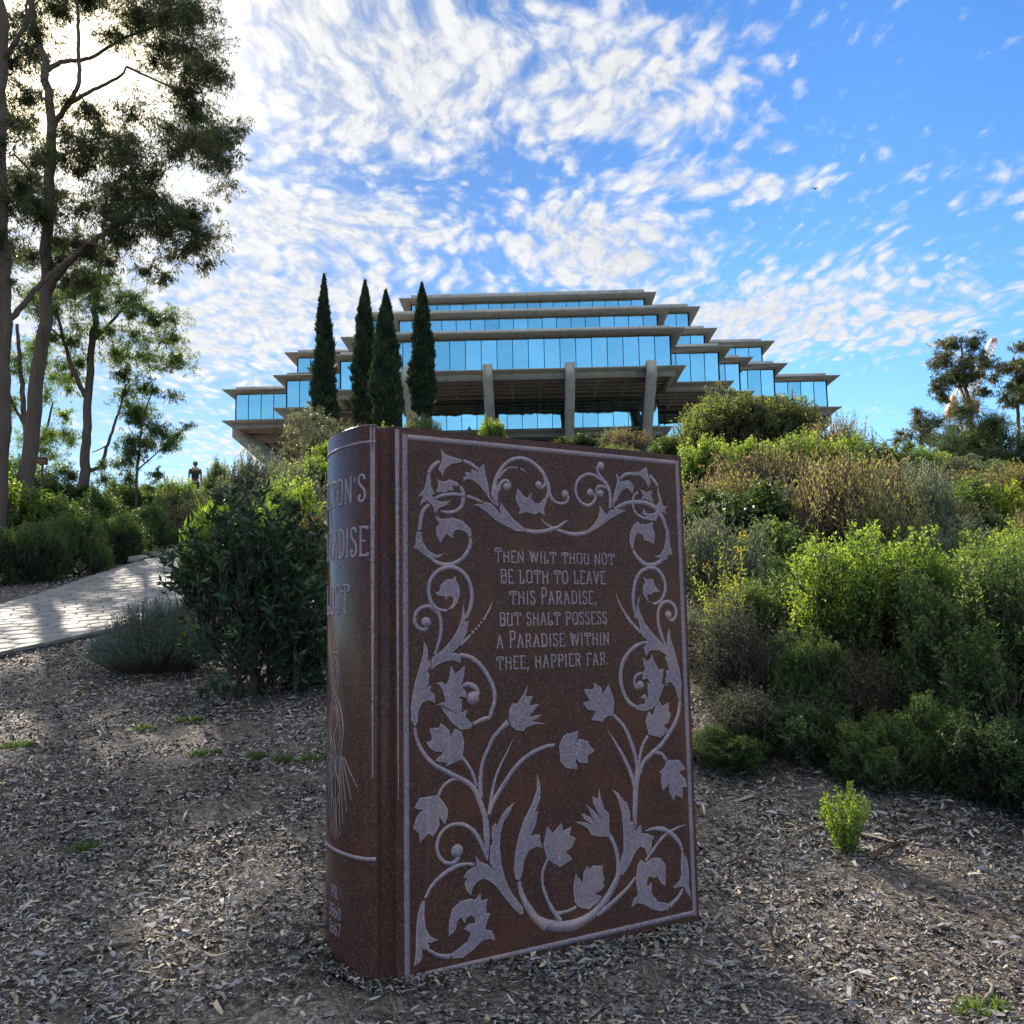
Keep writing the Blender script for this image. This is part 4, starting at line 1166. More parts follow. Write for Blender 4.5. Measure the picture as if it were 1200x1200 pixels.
    # bent piers that carry the storeys, four to a side
    prof = [(-39.35, 28.60), (-39.35, 26.9), (-29.5, 18.2), (-25.0, 13.0), (-21.5, 13.0), (-26.5, 19.6), (-36.6, 27.0), (-37.75, 27.75), (-38.15, 28.60)]
    for x in (-12.75, -4.3, 4.3, 12.75):
        mb = MB(); mb.prism([(a, b) for a, b in prof], x - 0.5, x + 0.5, 'x'); mb.build('pier', con, root, fix=True)
    for sx in (-1, 1):
        for y in (-12.75, -4.3, 4.3, 12.75):
            mb = MB(); mb.prism([(-sx * a, b) for a, b in prof], y - 0.5, y + 0.5, 'y'); mb.build('pier', con, root, fix=True)
    return root


build_library()

# ------------------------------------------------------------------ plants
def unit(v):
    return v / (np.linalg.norm(v, axis=-1, keepdims=True) + 1e-9)


def leaves_mesh(mb, pos, dirs, L, W, rg, tint, mi=0, fold=0.0, droop=0.0):
    """kite-shaped leaves; fold > 0 gives a keel (two faces each side)"""
    n = len(pos)
    L = np.broadcast_to(L, n); W = np.broadcast_to(W, n)
    dirs = unit(dirs)
    side = unit(np.cross(dirs, rg.normal(size=(n, 3))))
    up = np.cross(dirs, side)
    mid = pos + dirs * (L * 0.45)[:, None] + up * (fold * W)[:, None]
    tip = pos + dirs * L[:, None] - np.array([0, 0, 1.0]) * (droop * L)[:, None]
    a = mid + side * (W / 2)[:, None]; b = mid - side * (W / 2)[:, None]
    t = np.repeat(tint, 4)
    V = np.stack([pos, a, tip, b], 1).reshape(-1, 3)
    i = (np.arange(n) * 4)[:, None]
    if fold:
        F = np.concatenate([i + np.array([[0, 1, 2]]), i + np.array([[0, 2, 3]])])
    else:
        F = i + np.array([[0, 1, 2, 3]])
    mb.add(V, F, mi, t)


def twig_ribbons(mb, A, B, w, rg, tint=0.4, mi=0):
    """thin straight twigs as three-sided tubes"""
    A = np.asarray(A); B = np.asarray(B); n = len(A)
    d = unit(B - A); s = unit(np.cross(d, rg.normal(size=(n, 3)))); u = np.cross(d, s)
    w = np.broadcast_to(w, n)[:, None]
    V = np.empty((n, 6, 3))
    for k in range(3):
        a = k * 2 * math.pi / 3
        o = math.cos(a) * s + math.sin(a) * u
        V[:, k] = A + o * w; V[:, 3 + k] = B + o * w * 0.45
    i = (np.arange(n) * 6)[:, None]
    F = np.concatenate([i + np.array([[k, (k + 1) % 3, 3 + (k + 1) % 3, 3 + k]]) for k in range(3)])
    mb.add(V.reshape(-1, 3), F, mi, np.repeat(np.broadcast_to(tint, n), 6))


def shrub_parts(seed, H, R, lobes=9, twigs=420, per=16, tl=0.28, L=0.05, W=0.016, ang=0.9, up=0.5, flat=0.55, spread=0.42, fold=0.0,
                tipbias=0.0, stems=9, stem_r=0.016, base=0.08, bare=0.0, tint_tip=0.25, wild=0.0, twig_r=0.003, low=0.0, droop=0.0, under=0.25, tmean=.4):
    """foliage and stem geometry of a shrub whose foot is at the origin"""
    rg = np.random.default_rng(seed)
    # uneven crown: several lobes of different size
    az = rg.uniform(0, 2 * np.pi, lobes); rr = R * 0.62 * np.sqrt(rg.random(lobes))
    hz = H * (base + 0.30 + (0.70 - base - .30) * rg.random(lobes)) * (1 - 0.35 * (rr / R) ** 2)
    C = np.stack([rr * np.cos(az), rr * np.sin(az), hz], -1)
    C[0] = (0.1 * R, 0, H * 0.62)
    lr = rg.uniform(0.55, 1.1, lobes) * spread
    li = rg.integers(0, lobes, twigs)
    d = unit(rg.normal(size=(twigs, 3)))
    d[:, 2] = np.where(d[:, 2] < 0, -d[:, 2] * rg.choice([1, -1], twigs, p=[1 - under, under]), d[:, 2])
    r = rg.random(twigs) ** 0.42
    tip = C[li] + d * (r * lr[li])[:, None] * np.array([R, R, H * flat / 0.55])
    tip[:, 2] += H * wild * rg.random(twigs) ** 3
    tip[:, 2] = np.clip(tip[:, 2], H * (0.05 + low), None)
    out = unit(tip - np.array([0, 0, H * 0.15]))
    td = unit(out * (1 - up) + np.array([0, 0, 1.0]) * up + rg.normal(0, 0.22, (twigs, 3)))
    ln = tl * rg.uniform(0.6, 1.25, twigs)
    fol = MB()
    t = rg.random((twigs, per)) ** (1 / (1 + tipbias))
    keep = rg.random((twigs, per)) > bare
    P = tip[:, None] - td[:, None] * (ln[:, None] * (1 - t))[..., None]
    P = P + rg.normal(0, 0.006, P.shape)
    pr = unit(np.cross(td[:, None], rg.normal(size=P.shape)))
    a = ang * rg.uniform(0.7, 1.25, (twigs, per))
    ld = td[:, None] * np.cos(a)[..., None] + pr * np.sin(a)[..., None]
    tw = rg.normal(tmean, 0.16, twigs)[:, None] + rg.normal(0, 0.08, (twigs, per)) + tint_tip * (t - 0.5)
    k = keep.ravel()
    P = P.reshape(-1, 3)[k]; ld = ld.reshape(-1, 3)[k]; tw = np.clip(tw.ravel()[k], 0, 1)
    sz = rg.uniform(0.65, 1.2, len(P))
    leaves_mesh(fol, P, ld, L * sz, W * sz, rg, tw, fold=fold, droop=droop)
    st = MB()
    for q in range(stems):
        c = C[q % lobes] + rg.normal(0, 0.08, 3) * R
        b = np.array([rg.normal(0, 0.05) * R, rg.normal(0, 0.05) * R, -0.08])
        m1 = b * 0.55 + c * 0.45 + np.array([*(rg.normal(0, 0.12, 2) * R), 0.02 * H]); m0 = b * .85 + c * .15 + np.array([0, 0, .08 * H])
        st.tube(catmull([b, m0, m1, c], 4), np.linspace(stem_r, stem_r * 0.3, 13), 5, 0, float(rg.uniform(.2, .6)))
    twig_ribbons(st, tip - td * ln[:, None] * 1.25, tip - td * ln[:, None] * 0.05, twig_r, rg, rg.uniform(.15, .6, twigs))
    sel = rg.random(twigs) < 0.5
    hub = C[li] * rg.uniform(.55, .95, (twigs, 1)); hub[:, 2] = C[li][:, 2] * rg.uniform(0.5, .95, twigs)
    twig_ribbons(st, hub[sel], (tip - td * ln[:, None] * 1.2)[sel], twig_r * 1.7, rg, rg.uniform(.1, .5, sel.sum()))
    return fol, st


PROTO = {}


def proto(name, leafmat, **kw):
    f, s = shrub_parts(**kw)
    PROTO[name] = (f.mesh('foliage', leafmat), s.mesh('stems', M['twig']))


def shrub(name, kindkey, x, y, h=1.0, w=1.0, label=None, group=None, rz=None, cat='shrub', z=None, tiltz=0.0):
    root = empty(name, (x, y, (gz(x, y) if z is None else z) - 0.05), rz if rz is not None else random.uniform(0, 6.28))
    tag(root, label, cat, group)
    f, s = PROTO[kindkey]
    for nm, me in (('foliage', f), ('stems', s)):
        o = bpy.data.objects.new(nm, me); COL.objects.link(o); o.parent = root
    root.scale = (w, w, h)
    return root


# unit prototypes: 1 m tall, about 1 m across, scaled per plant
proto('coyote', M['green'], seed=1, H=1, R=.5, lobes=16, twigs=1100, per=15, tl=.16, L=.034, W=.015, up=.55, spread=.36, tint_tip=.45, under=.35)
proto('coyote_fine', M['green'], seed=1, H=1, R=.5, lobes=24, twigs=2600, per=22, tl=.13, L=.019, W=.009, up=.55, spread=.30, tint_tip=.5, under=.4, twig_r=.0018)
proto('mid_fine', M['mid'], seed=23, H=1, R=.5, lobes=24, twigs=2600, per=22, tl=.15, L=.021, W=.008, up=.55, spread=.31, tint_tip=.4, under=.45, base=-.1, twig_r=.0018)
proto('deep_fine', M['deep'], seed=24, H=1, R=.5, lobes=20, twigs=2000, per=18, tl=.14, L=.028, W=.012, up=.45, spread=.32, tint_tip=.4, under=.5, base=-.15, twig_r=.002)
proto('coyote2', M['green'], seed=2, H=1, R=.5, lobes=12, twigs=900, per=16, tl=.2, L=.038, W=.015, up=.6, spread=.34, tint_tip=.5, under=.3, wild=.15)
proto('mid', M['mid'], seed=3, H=1, R=.5, lobes=15, twigs=1100, per=15, tl=.17, L=.04, W=.014, up=.5, spread=.38, tint_tip=.3, under=.4)
proto('mid2', M['mid'], seed=13, H=1, R=.5, lobes=20, twigs=1700, per=18, tl=.2, L=.034, W=.010, up=.62, spread=.34, tint_tip=.4, under=.45, wild=.15, base=-.2, stems=6, twig_r=.002)
proto('deep', M['deep'], seed=4, H=1, R=.5, lobes=14, twigs=1100, per=14, tl=.15, L=.045, W=.022, up=.4, spread=.40, under=.45)
proto('sage', M['sage'], seed=5, H=1, R=.5, lobes=12, twigs=1000, per=17, tl=.30, L=.042, W=.008, ang=.6, up=.55, spread=.40, wild=.22, under=.35)
proto('sage2', M['sage'], seed=15, H=1, R=.5, lobes=10, twigs=900, per=16, tl=.36, L=.04, W=.009, ang=.5, up=.66, spread=.40, wild=.3, under=.3)
proto('brush', M['brown'], seed=6, H=1, R=.5, lobes=10, twigs=1200, per=11, tl=.42, L=.035, W=.007, ang=.5, up=.66, spread=.42, wild=.28, under=.3, twig_r=.0032, stems=14)
proto('brush2', M['brown'], seed=16, H=1, R=.5, lobes=12, twigs=1100, per=12, tl=.34, L=.033, W=.008, ang=.6, up=.55, spread=.40, wild=.2, under=.3, twig_r=.003, stems=14, tmean=.6)
proto('yellow', M['yellow'], seed=7, H=1, R=.5, lobes=10, twigs=800, per=16, tl=.18, L=.04, W=.016, up=.6, spread=.34, tint_tip=.5, under=.25, low=.2)
proto('bare', M['brown'], seed=8, H=1, R=.5, lobes=14, twigs=2600, per=2, tl=.26, L=.025, W=.006, up=.05, spread=.44, wild=.10, under=.55, twig_r=.0024, stems=16, base=-.15)
proto('sagebare', M['sage'], seed=28, H=1, R=.5, lobes=16, twigs=2600, per=7, tl=.26, L=.022, W=.005, up=.25, spread=.42, wild=.12, under=.55, twig_r=.0022, stems=12, base=-.15, tint_tip=.6)
proto('red', M['red'], seed=9, H=1, R=.5, lobes=9, twigs=650, per=13, tl=.17, L=.06, W=.024, up=.5, spread=.38, tint_tip=.4)
proto('round', M['round'], seed=10, H=1, R=.5, lobes=34, twigs=3400, per=20, tl=.09, L=.015, W=.0065, up=.5, spread=.30, tint_tip=.5, under=.4, tmean=.45)
proto('rosemary', M['mid'], seed=12, H=1, R=.5, lobes=24, twigs=2200, per=18, tl=.18, L=.028, W=.009, ang=.8, up=.6, spread=.34, under=.5, wild=.08, tmean=.28, base=-.25, stems=6, twig_r=.002)
proto('willow', M['green'], seed=17, H=1, R=.5, lobes=9, twigs=420, per=20, tl=.38, L=.10, W=.017, ang=.6, up=.78, spread=.36, fold=.15, under=.2, tmean=.35)


# ---- the shrubs around the book and on the left
def toyon():
    x, y = -2.52, 9.35
    root = empty('toyon_shrub', (x, y, gz(x, y) - .05), 0.4)
    tag(root, 'big dark broad leaved shrub just left of the carved book', 'shrub')
    f, s = shrub_parts(seed=31, H=2.22, R=1.10, lobes=22, twigs=980, per=12, tl=.25, L=.105, W=.036, ang=.95, up=.5, spread=.40, wild=.10, fold=.18,
                       tipbias=1.6, stems=12, stem_r=.03, base=-.22, twig_r=.005, tint_tip=.25, under=.45, flat=.5, tmean=.42)
    o = f.build('foliage', M['toyon'], root)
    s.build('stems', M['twig'], root)


toyon()


def lavender():
    x, y = -3.98, 10.5
    rg = np.random.default_rng(33)
    root = empty('lavender_bush', (x, y, gz(x, y)))
    tag(root, 'low grey green lavender mound between the paved path and the dark shrub', 'shrub')
    n = 1500
    az = rg.uniform(0, 2 * np.pi, n); r = 0.66 * np.sqrt(rg.random(n))
    b = np.stack([r * .55 * np.cos(az) * 1.1, r * .55 * np.sin(az), np.zeros(n)], -1)
    h = (0.72 - 0.58 * (r / .66) ** 2.2) * rg.uniform(.8, 1.1, n) + .05
    tip = np.stack([r * np.cos(az) * 1.12, r * np.sin(az), h], -1)
    fol, st, fl = MB(), MB(), MB()
    td = unit(tip - b)
    per = 20
    t = rg.random((n, per)) * .55 + .45
    P = b[:, None] + (tip - b)[:, None] * t[..., None]
    pr = unit(np.cross(td[:, None], rg.normal(size=P.shape)))
    ld = td[:, None] * .85 + pr * .55
    leaves_mesh(fol, P.reshape(-1, 3), ld.reshape(-1, 3), rg.uniform(.025, .045, n * per), .0065, rg, np.clip(rg.normal(.4, .2, n * per), 0, .85))
    twig_ribbons(st, b, tip, .0025, rg, rg.uniform(.3, .7, n))
    sel = rg.choice(n, 55, replace=False)
    ft = tip[sel] + unit(td[sel] + np.array([0, 0, .6])) * rg.uniform(.12, .26, 55)[:, None]
    twig_ribbons(fl, tip[sel], ft, .002, rg, .5)
    m = 14
    P = ft[:, None] - (ft - tip[sel])[:, None] * (rg.random((55, m, 1)) * .3)
    leaves_mesh(fl, P.reshape(-1, 3), (rg.normal(size=(55 * m, 3)) + np.array([0, 0, 1.2])), .014, .008, rg, np.ones(55 * m))
    fol.build('foliage', M['lav'], root); st.build('stems', M['twig'], root); fl.build('flower_spikes', M['lav'], root)


lavender()

def px_x(px, Y):
    return spot(px, 650, Y).x

# left side: picture column, distance, height, width, kind, name, label
LEFT = [
 (-30, 17.5, 1.75, 2.0, 'rosemary', 'hedge_shrub', 'dark upright shrub at the left picture edge beyond the paved path'),
 (32, 18.0, 1.65, 1.9, 'rosemary', 'hedge_shrub', 'second dark upright shrub from the left edge beyond the mulch patch'),
 (92, 19.2, 1.75, 2.0, 'mid2', 'hedge_shrub', 'dark green bushy shrub overhanging the left kerb of the path'),
 (135, 21.4, 1.55, 1.9, 'rosemary', 'hedge_shrub', 'dark shrub standing where the path begins to bend right'),
 (178, 23.6, 1.6, 2.1, 'mid2', 'hedge_shrub', 'yellowish green feathery shrub behind the row of border stones'),
 (222, 26.0, 1.7, 2.3, 'rosemary', 'hedge_shrub', 'dark shrub beyond the far end of the paved path'),
 (60, 24.5, 2.0, 2.6, 'mid', 'hedge_shrub', 'mid green shrub behind the dark hedge below the leaning trunk'),
 (5, 23.5, 2.4, 2.6, 'coyote2', 'hedge_shrub', 'taller yellow green shrub at the foot of the leftmost trunk'),
 (-25, 26.5, 3.6, 3.0, 'mid', 'hedge_shrub', 'tall leafy shrub partly cut by the left picture edge'),
 (118, 28.0, 1.9, 2.8, 'mid2', 'hedge_shrub', 'light topped shrub below the second pale trunk'),
 (158, 31.0, 2.0, 3.0, 'mid', 'hedge_shrub', 'leafy shrub under the small sapling on the ridge'),
 (205, 33.0, 1.7, 2.6, 'coyote2', 'hedge_shrub', 'green shrub just left of the walking person'),
 (256, 34.5, 2.3, 1.9, 'mid2', 'hedge_shrub', 'tall wispy shrub just right of the walking person'),
 (250, 29.0, 1.6, 2.2, 'sage', 'hedge_shrub', 'grey green shrub in front of the walking person'),
 (75, 33.0, 2.1, 3.0, 'deep', 'hedge_shrub', 'dark rounded shrub on the ridge between the two pale trunks'),
 (30, 33.0, 2.6, 3.4, 'mid', 'hedge_shrub', 'bushy shrub around the foot of the leaning trunk'),
 (300, 12.6, 2.05, 1.5, 'willow', 'willowy_shrub', 'long leaved light green shrub rising behind the big dark shrub'),
 (258, 14.0, 1.9, 1.5, 'willow', 'willowy_shrub', 'long leaved shrub left behind the big dark shrub'),
 (338, 15.5, 2.1, 1.6, 'coyote2', 'shrub', 'fresh green shrub below the silver olive tree'),
 (372, 11.8, 1.85, 1.0, 'red', 'red_tipped_shrub', 'shrub with reddish orange leaf tips beside the book spine'),
 (330, 24.0, 2.2, 3.0, 'sage', 'shrub', 'grey shrub between the willowy shrub and the olive trunk'),
 (290, 30.0, 2.4, 3.2, 'sage2', 'shrub', 'pale feathery shrub under the left wing of the library'),
 (360, 36.0, 2.2, 3.6, 'coyote', 'shrub', 'yellow green shrub at the foot of the olive tree'),
 (400, 40.0, 3.0, 4.2, 'coyote', 'shrub', 'bright green shrub between olive tree and second cypress'),
]
for px, Y, h, w, k, nm, lb in LEFT:
    shrub(nm, k, px_x(px, Y), Y, h * (.87 if px < 200 else 1), w, lb)

# ---- the bank on the right
RIGHT = [
 (1012, 8.3, 1.75, 1.9, 'coyote_fine', 'coyote_brush', 'bright green topped bush in the middle of the right bank'),
 (948, 7.9, 0.95, 1.1, 'mid_fine', 'shrub', 'mid green bush at the left foot of the bright green topped bush'),
 (1005, 7.7, 0.75, 1.2, 'bare', 'bare_brush', 'leafless twiggy tangle below the bright green topped bush'),
 (1140, 7.5, 1.8, 1.9, 'mid_fine', 'shrub', 'tall mid green bush at the right picture edge'),
 (1215, 7.9, 1.7, 1.5, 'mid_fine', 'shrub', 'tall dark bush cut by the right picture edge'),
 (1075, 7.0, 0.8, 0.95, 'mid_fine', 'shrub', 'low fresh green bush at the foot of the bank right of the seedling'),
 (1160, 6.6, 0.8, 1.1, 'deep_fine', 'shrub', 'low dark bush at the foot of the bank near the right edge'),
 (1225, 6.3, 0.8, 1.0, 'deep_fine', 'shrub', 'low dark bush cut off at the lower right edge'),
 (872, 8.2, 1.0, 1.2, 'sagebare', 'grey_brush', 'grey twiggy thicket just right of the book'),
 (836, 8.7, 1.05, 1.1, 'sagebare', 'shrub', 'wispy grey bush tight behind the right edge of the book'),
 (925, 9.5, 1.2, 1.3, 'deep_fine', 'shrub', 'dark green bush behind the grey twig thicket'),
 (842, 10.6, 1.35, 1.5, 'sage', 'sagebrush', 'blue grey sage bush behind the upper right edge of the book'),
 (905, 11.2, 1.1, 1.4, 'mid', 'shrub', 'dark leafy bush between the sage bush and the fan of dry brush'),
 (868, 12.6, 1.25, 2.0, 'deep', 'shrub', 'nearly black leafy bush below the brown brush'),
 (990, 11.8, 1.75, 2.1, 'brush', 'dry_brush', 'big fan shaped brown and green brush in the middle of the bank'),
 (1040, 11.2, 1.35, 1.5, 'brush2', 'dry_brush', 'reddish brown brush right of the big fan shaped brush'),
 (955, 10.8, 0.8, 1.3, 'bare', 'bare_brush', 'pale bare twigs at the foot of the big fan shaped brush'),
 (1085, 12.4, 1.35, 1.7, 'sage2', 'sagebrush', 'pale feathery sage bush upper right of the fan shaped brush'),
 (1120, 10.4, 1.05, 1.3, 'sage', 'sagebrush', 'grey green bush above the tall bush at the right edge'),
 (1192, 12.8, 1.2, 1.15, 'yellow', 'shrub', 'vivid yellow green bush high at the right edge'),
 (1172, 10.6, 1.05, 0.85, 'yellow', 'shrub', 'vivid yellow green bush lower at the right edge'),
 (1215, 11.0, 1.0, 1.0, 'brush2', 'dry_brush', 'dry brush between the two yellow green bushes at the right edge'),
 (1085, 9.4, .95, .95, 'yellow', 'shrub', 'yellow tinged bush behind the tall mid green bush'),
 (900, 14.6, 1.35, 2.3, 'brush', 'dry_brush', 'wide brown brush below the round pruned bush'),
 (830, 15.5, 1.45, 1.5, 'coyote2', 'coyote_brush', 'bright green brush tips left below the round pruned bush'),
 (888, 16.8, 1.3, 1.5, 'coyote', 'coyote_brush', 'bright green brush in front of the round pruned bush'),
 (945, 17.5, 1.35, 1.6, 'coyote2', 'coyote_brush', 'bright green brush right in front of the round pruned bush'),
 (850, 13.6, 1.2, 1.8, 'brush2', 'dry_brush', 'brown brush left on the bank just above the dark bush'),
 (1000, 17.2, 1.25, 1.9, 'coyote2', 'coyote_brush', 'green brush on the crest right of the library'),
 (1035, 16.2, 1.35, 2.0, 'mid', 'shrub', 'mid green bush on the crest left of the sapling tree'),
 (1010, 14.6, 1.2, 2.0, 'brush2', 'dry_brush', 'tan brush below the crest in the middle of the bank'),
 (1075, 15.0, 1.05, 2.1, 'sage2', 'sagebrush', 'pale grey sage below the round crowned small tree'),
 (1130, 15.2, .85, 2.0, 'brush', 'dry_brush', 'dry brush in front of the broad leafy tree on the right'),
 (1190, 16.0, .8, 2.0, 'brush2', 'dry_brush', 'dry brush at the right edge below the tall right tree'),
 (955, 13.0, 1.25, 1.7, 'sage', 'sagebrush', 'olive grey bush above the fan shaped brush'),
 (1140, 13.2, 1.15, 1.6, 'mid', 'shrub', 'green bush left of the high yellow green bush'),
 (1060, 18.5, 1.0, 2.2, 'coyote', 'coyote_brush', 'green brush on the skyline under the round crowned small tree'),
 (1125, 19.0, .8, 2.4, 'sage', 'sagebrush', 'grey brush on the skyline in front of the broad leafy tree'),
 (985, 20.0, 1.6, 2.2, 'brush2', 'dry_brush', 'brown tipped brush on the skyline just right of the library'),
 (838, 7.45, 0.38, 1.1, 'mid_fine', 'shrub', 'low green weeds at the right foot of the book'),
 (885, 7.6, 0.55, 1.1, 'sagebare', 'grey_brush', 'low grey twig brush between the foot of the book and the seedling'),
 (945, 7.3, 0.6, 1.0, 'deep_fine', 'shrub', 'low dark bush straight behind the seedling'),
 (1020, 7.0, 0.65, 1.0, 'mid_fine', 'shrub', 'low green bush behind and right of the seedling'),
 (905, 8.9, 1.15, 1.3, 'mid_fine', 'shrub', 'green bush between the grey thicket and the bright green topped bush'),
 (1075, 8.6, 1.35, 1.5, 'coyote_fine', 'shrub', 'bright bush joining the middle bush to the tall right bush'),
 (1195, 9.2, 1.5, 1.6, 'coyote_fine', 'shrub', 'light green bush behind the tall bush at the right edge'),
]
for px, Y, h, w, k, nm, lb in RIGHT:
    shrub(nm, k, px_x(px, Y), Y, h, w, lb)

# the bush with the rounded, clipped crown
shrub('round_bush', 'round', px_x(868, 27), 27, 2.9, 5.9, 'large rounded grey green bush in front of the right wing of the library', z=gz(px_x(862, 27), 27) + 0.1)
shrub('shrub', 'round', px_x(727, 34), 34, 1.9, 2.6, 'pale bush showing above the top edge of the book', z=6.5)
shrub('shrub', 'coyote', px_x(580, 34), 34, 2.0, 1.6, 'small green bush tip over the middle of the book top', z=7.35)
shrub('shrub', 'round', px_x(494, 55), 55, 4.6, 3.7, 'silvery bush at the foot of the rightmost cypress', z=gz(px_x(494, 55), 55))
shrub('shrub', 'coyote', px_x(452, 48), 48, 3.4, 3.4, 'yellow green bush at the foot of the middle cypresses')
shrub('shrub', 'mid', px_x(790, 30), 30, 1.5, 2.2, 'green bush left below the large rounded bush')

# scrub that fills the slope between the larger bushes
rgf = np.random.default_rng(41)
fill_kinds = ['sage', 'brush', 'mid', 'brush2', 'coyote2', 'sage2', 'deep', 'brush']
cnt = 0
for i in range(700):
    y = rgf.uniform(9.0, 24); x = rgf.uniform(0.20, 0.62) * y
    if rgf.random() > .35: continue
    if cnt >= 95: break
    k = fill_kinds[rgf.integers(len(fill_kinds))]
    h = rgf.uniform(.5, .85) * (1 + .02 * (y - 9)) * (.6 if x / y > .36 and y > 13 else 1)
    shrub('scrub_bush', k, x, y, h, h * rgf.uniform(1.2, 1.8), 'small scrub bush filling a gap between larger bushes on the right bank', 'small scrub on the right bank')
    cnt += 1
cnt = 0
for i in range(300):
    y = rgf.uniform(24, 62); x = rgf.uniform(-.42, .62) * y
    if abs(x + 2) < 2 and y < 30: continue
    if cnt >= 46: break
    k = fill_kinds[rgf.integers(len(fill_kinds))]
    h = rgf.uniform(1.0, 1.7) * (.6 if x / y > .36 else 1)
    shrub('ridge_bush', k, x, y, h, h * rgf.uniform(1.4, 2.2), 'distant scrub bush on the slope below the library', 'distant scrub below the library')
    cnt += 1


# ---- seedling, weeds
def seedling():
    x, y = px_x(972, 6.05), 6.05
    rg = np.random.default_rng(51)
    root = empty('seedling', (x, y, gz(x, y)))
    tag(root, 'small bright green seedling alone in the wood chips', 'plant')
    st, fo = MB(), MB()
    n = 52
    az = rg.uniform(0, 6.28, n); r = .17 * np.sqrt(rg.random(n)); h = (.46 - 1.0 * r) * rg.uniform(.75, 1.05, n)
    tip = np.stack([r * np.cos(az), r * np.sin(az), h], -1); b = tip * np.array([.25, .25, 0]) - (0, 0, .02)
    twig_ribbons(st, b, tip, .003, rg, .6)
    per = 60
    t = rg.random((n, per)) ** .8
    P = b[:, None] + (tip - b)[:, None] * t[..., None]
    ld = unit(tip - b)[:, None] * .7 + unit(rg.normal(size=P.shape)) * .8
    leaves_mesh(fo, P.reshape(-1, 3), ld.reshape(-1, 3), rg.uniform(.02, .036, n * per), .010, rg, np.clip(rg.normal(.5, .15, n * per) + .25 * (t.ravel() - .5), 0, .85))
    st.build('stems', M['twig'], root); fo.build('foliage', M['green'], root)


seedling()


def tall_weed():
    x, y = px_x(850, 8.4), 8.4
    rg = np.random.default_rng(52)
    root = empty('flowering_weed', (x, y, gz(x, y)))
    tag(root, 'tall yellow green weed with small yellow flowers right of the book', 'plant')
    st, fo, fl = MB(), MB(), MB()
    for k in range(9):
        a = rg.uniform(0, 6.28); r = rg.uniform(.05, .32); H = rg.uniform(.9, 1.5)
        tip = np.array([r * math.cos(a) * 1.3, r * math.sin(a), H]); c = catmull([(0.3 * tip[0], .3 * tip[1], 0), tip * np.array([.6, .6, .5]), tip], 6)
        st.tube(c, np.linspace(.006, .002, len(c)), 5, 0, .7)
        m = 150
        t = rg.random(m) * .8 + .2
        P = np.stack([np.interp(t, np.linspace(0, 1, len(c)), c[:, i]) for i in range(3)], -1)
        d = unit(rg.normal(size=(m, 3)) + np.array([0, 0, .5]))
        P = P + d * (rg.random(m) * .05)[:, None]
        leaves_mesh(fo, P, d, rg.uniform(.035, .07, m) * (1.2 - .6 * t), .014, rg, np.clip(rg.normal(.45, .15, m), 0, .9))
        if k < 5:
            P = tip + rg.normal(0, .02, (12, 3))
            leaves_mesh(fl, P, rg.normal(size=(12, 3)), .018, .011, rg, rg.random(12))
    st.build('stems', M['twig'], root); fo.build('foliage', M['yellow'], root); fl.build('flowers', M['flower'], root)


tall_weed()


def weed_mesh(seed, R=.09, n=40):
    rg = np.random.default_rng(seed)
    mb = MB()
    az = rg.uniform(0, 6.28, n); r = R * np.sqrt(rg.random(n))
    b = np.stack([r * np.cos(az) * 1.3, r * np.sin(az), np.zeros(n)], -1)
    per = 7
    P = np.repeat(b, per, 0)
    d = unit(rg.normal(size=(n * per, 3)) + np.array([0, 0, .9])); d[:, 2] = np.abs(d[:, 2])
    leaves_mesh(mb, P + d * .008, d, rg.uniform(.03, .065, n * per), .009, rg, np.clip(rg.normal(.35, .15, n * per), 0, .8))
    return mb.mesh('weed_tuft', M['mid'])


WM = [weed_mesh(60), weed_mesh(61, .06, 24)]
for px, py, k, lb in [(222, 846, 0, 'flat green weed tuft just in front of the dark shrub'), (165, 856, 1, 'small green weed tuft left in front of the dark shrub'),
                      (240, 886, 0, 'green weed patch in the chips left of the book'), (330, 892, 1, 'small weed tuft nearest the book spine but one'),
                      (368, 892, 0, 'green weed tuft touching the left edge of the book'), (97, 996, 1, 'lone small weed tuft in the lower left chips'),
                      (22, 876, 0, 'weed patch at the left edge of the chips'), (300, 888, 1, 'thin weed tuft in the middle of the left chips'),
                      (1148, 1185, 0, 'small green weed at the lower right corner')]:
    Y = 4.0
    for _ in range(60):
        p = spot(px, py, Y); Y += (p.z - gz(p.x, p.y)) * 1.2
    p = spot(px, py, Y)
    o = bpy.data.objects.new('weed_tuft', WM[k]); COL.objects.link(o); o.location = (p.x, p.y, gz(p.x, p.y)); o.rotation_euler = (0, 0, random.uniform(-.4, .4))
    tag(o, lb, 'weed')


# ---- trees
def limb(mb, pts, r0, r1, n=8, tint=.5, steps=6):
    c = catmull(pts, steps)
    rg = np.random.default_rng(int(abs(pts[0][0] * 977 + pts[-1][2] * 131)))
    c[1:-1] += rg.normal(0, r0 * .12, c[1:-1].shape)
    k = np.linspace(0, 1, len(c))
    mb.tube(c, r0 + (r1 - r0) * k ** .8, n, 0, tint)
    return c


GAPS = []          # holes in a crown through which the sun falls: (base of the tree, point on the line, radius, share of leaves missing)


def thin(P, rg):
    keep = np.ones(len(P), bool)
    s = np.array(SUN_DIR)
    for b, q, rad_, k in GAPS:
        d = P + b - q
        dist = np.linalg.norm(d - (d @ s)[:, None] * s, axis=1)
        keep &= ~((dist < rad_ * rg.uniform(.75, 1.2, len(P))) & (rg.random(len(P)) < k))
    return keep


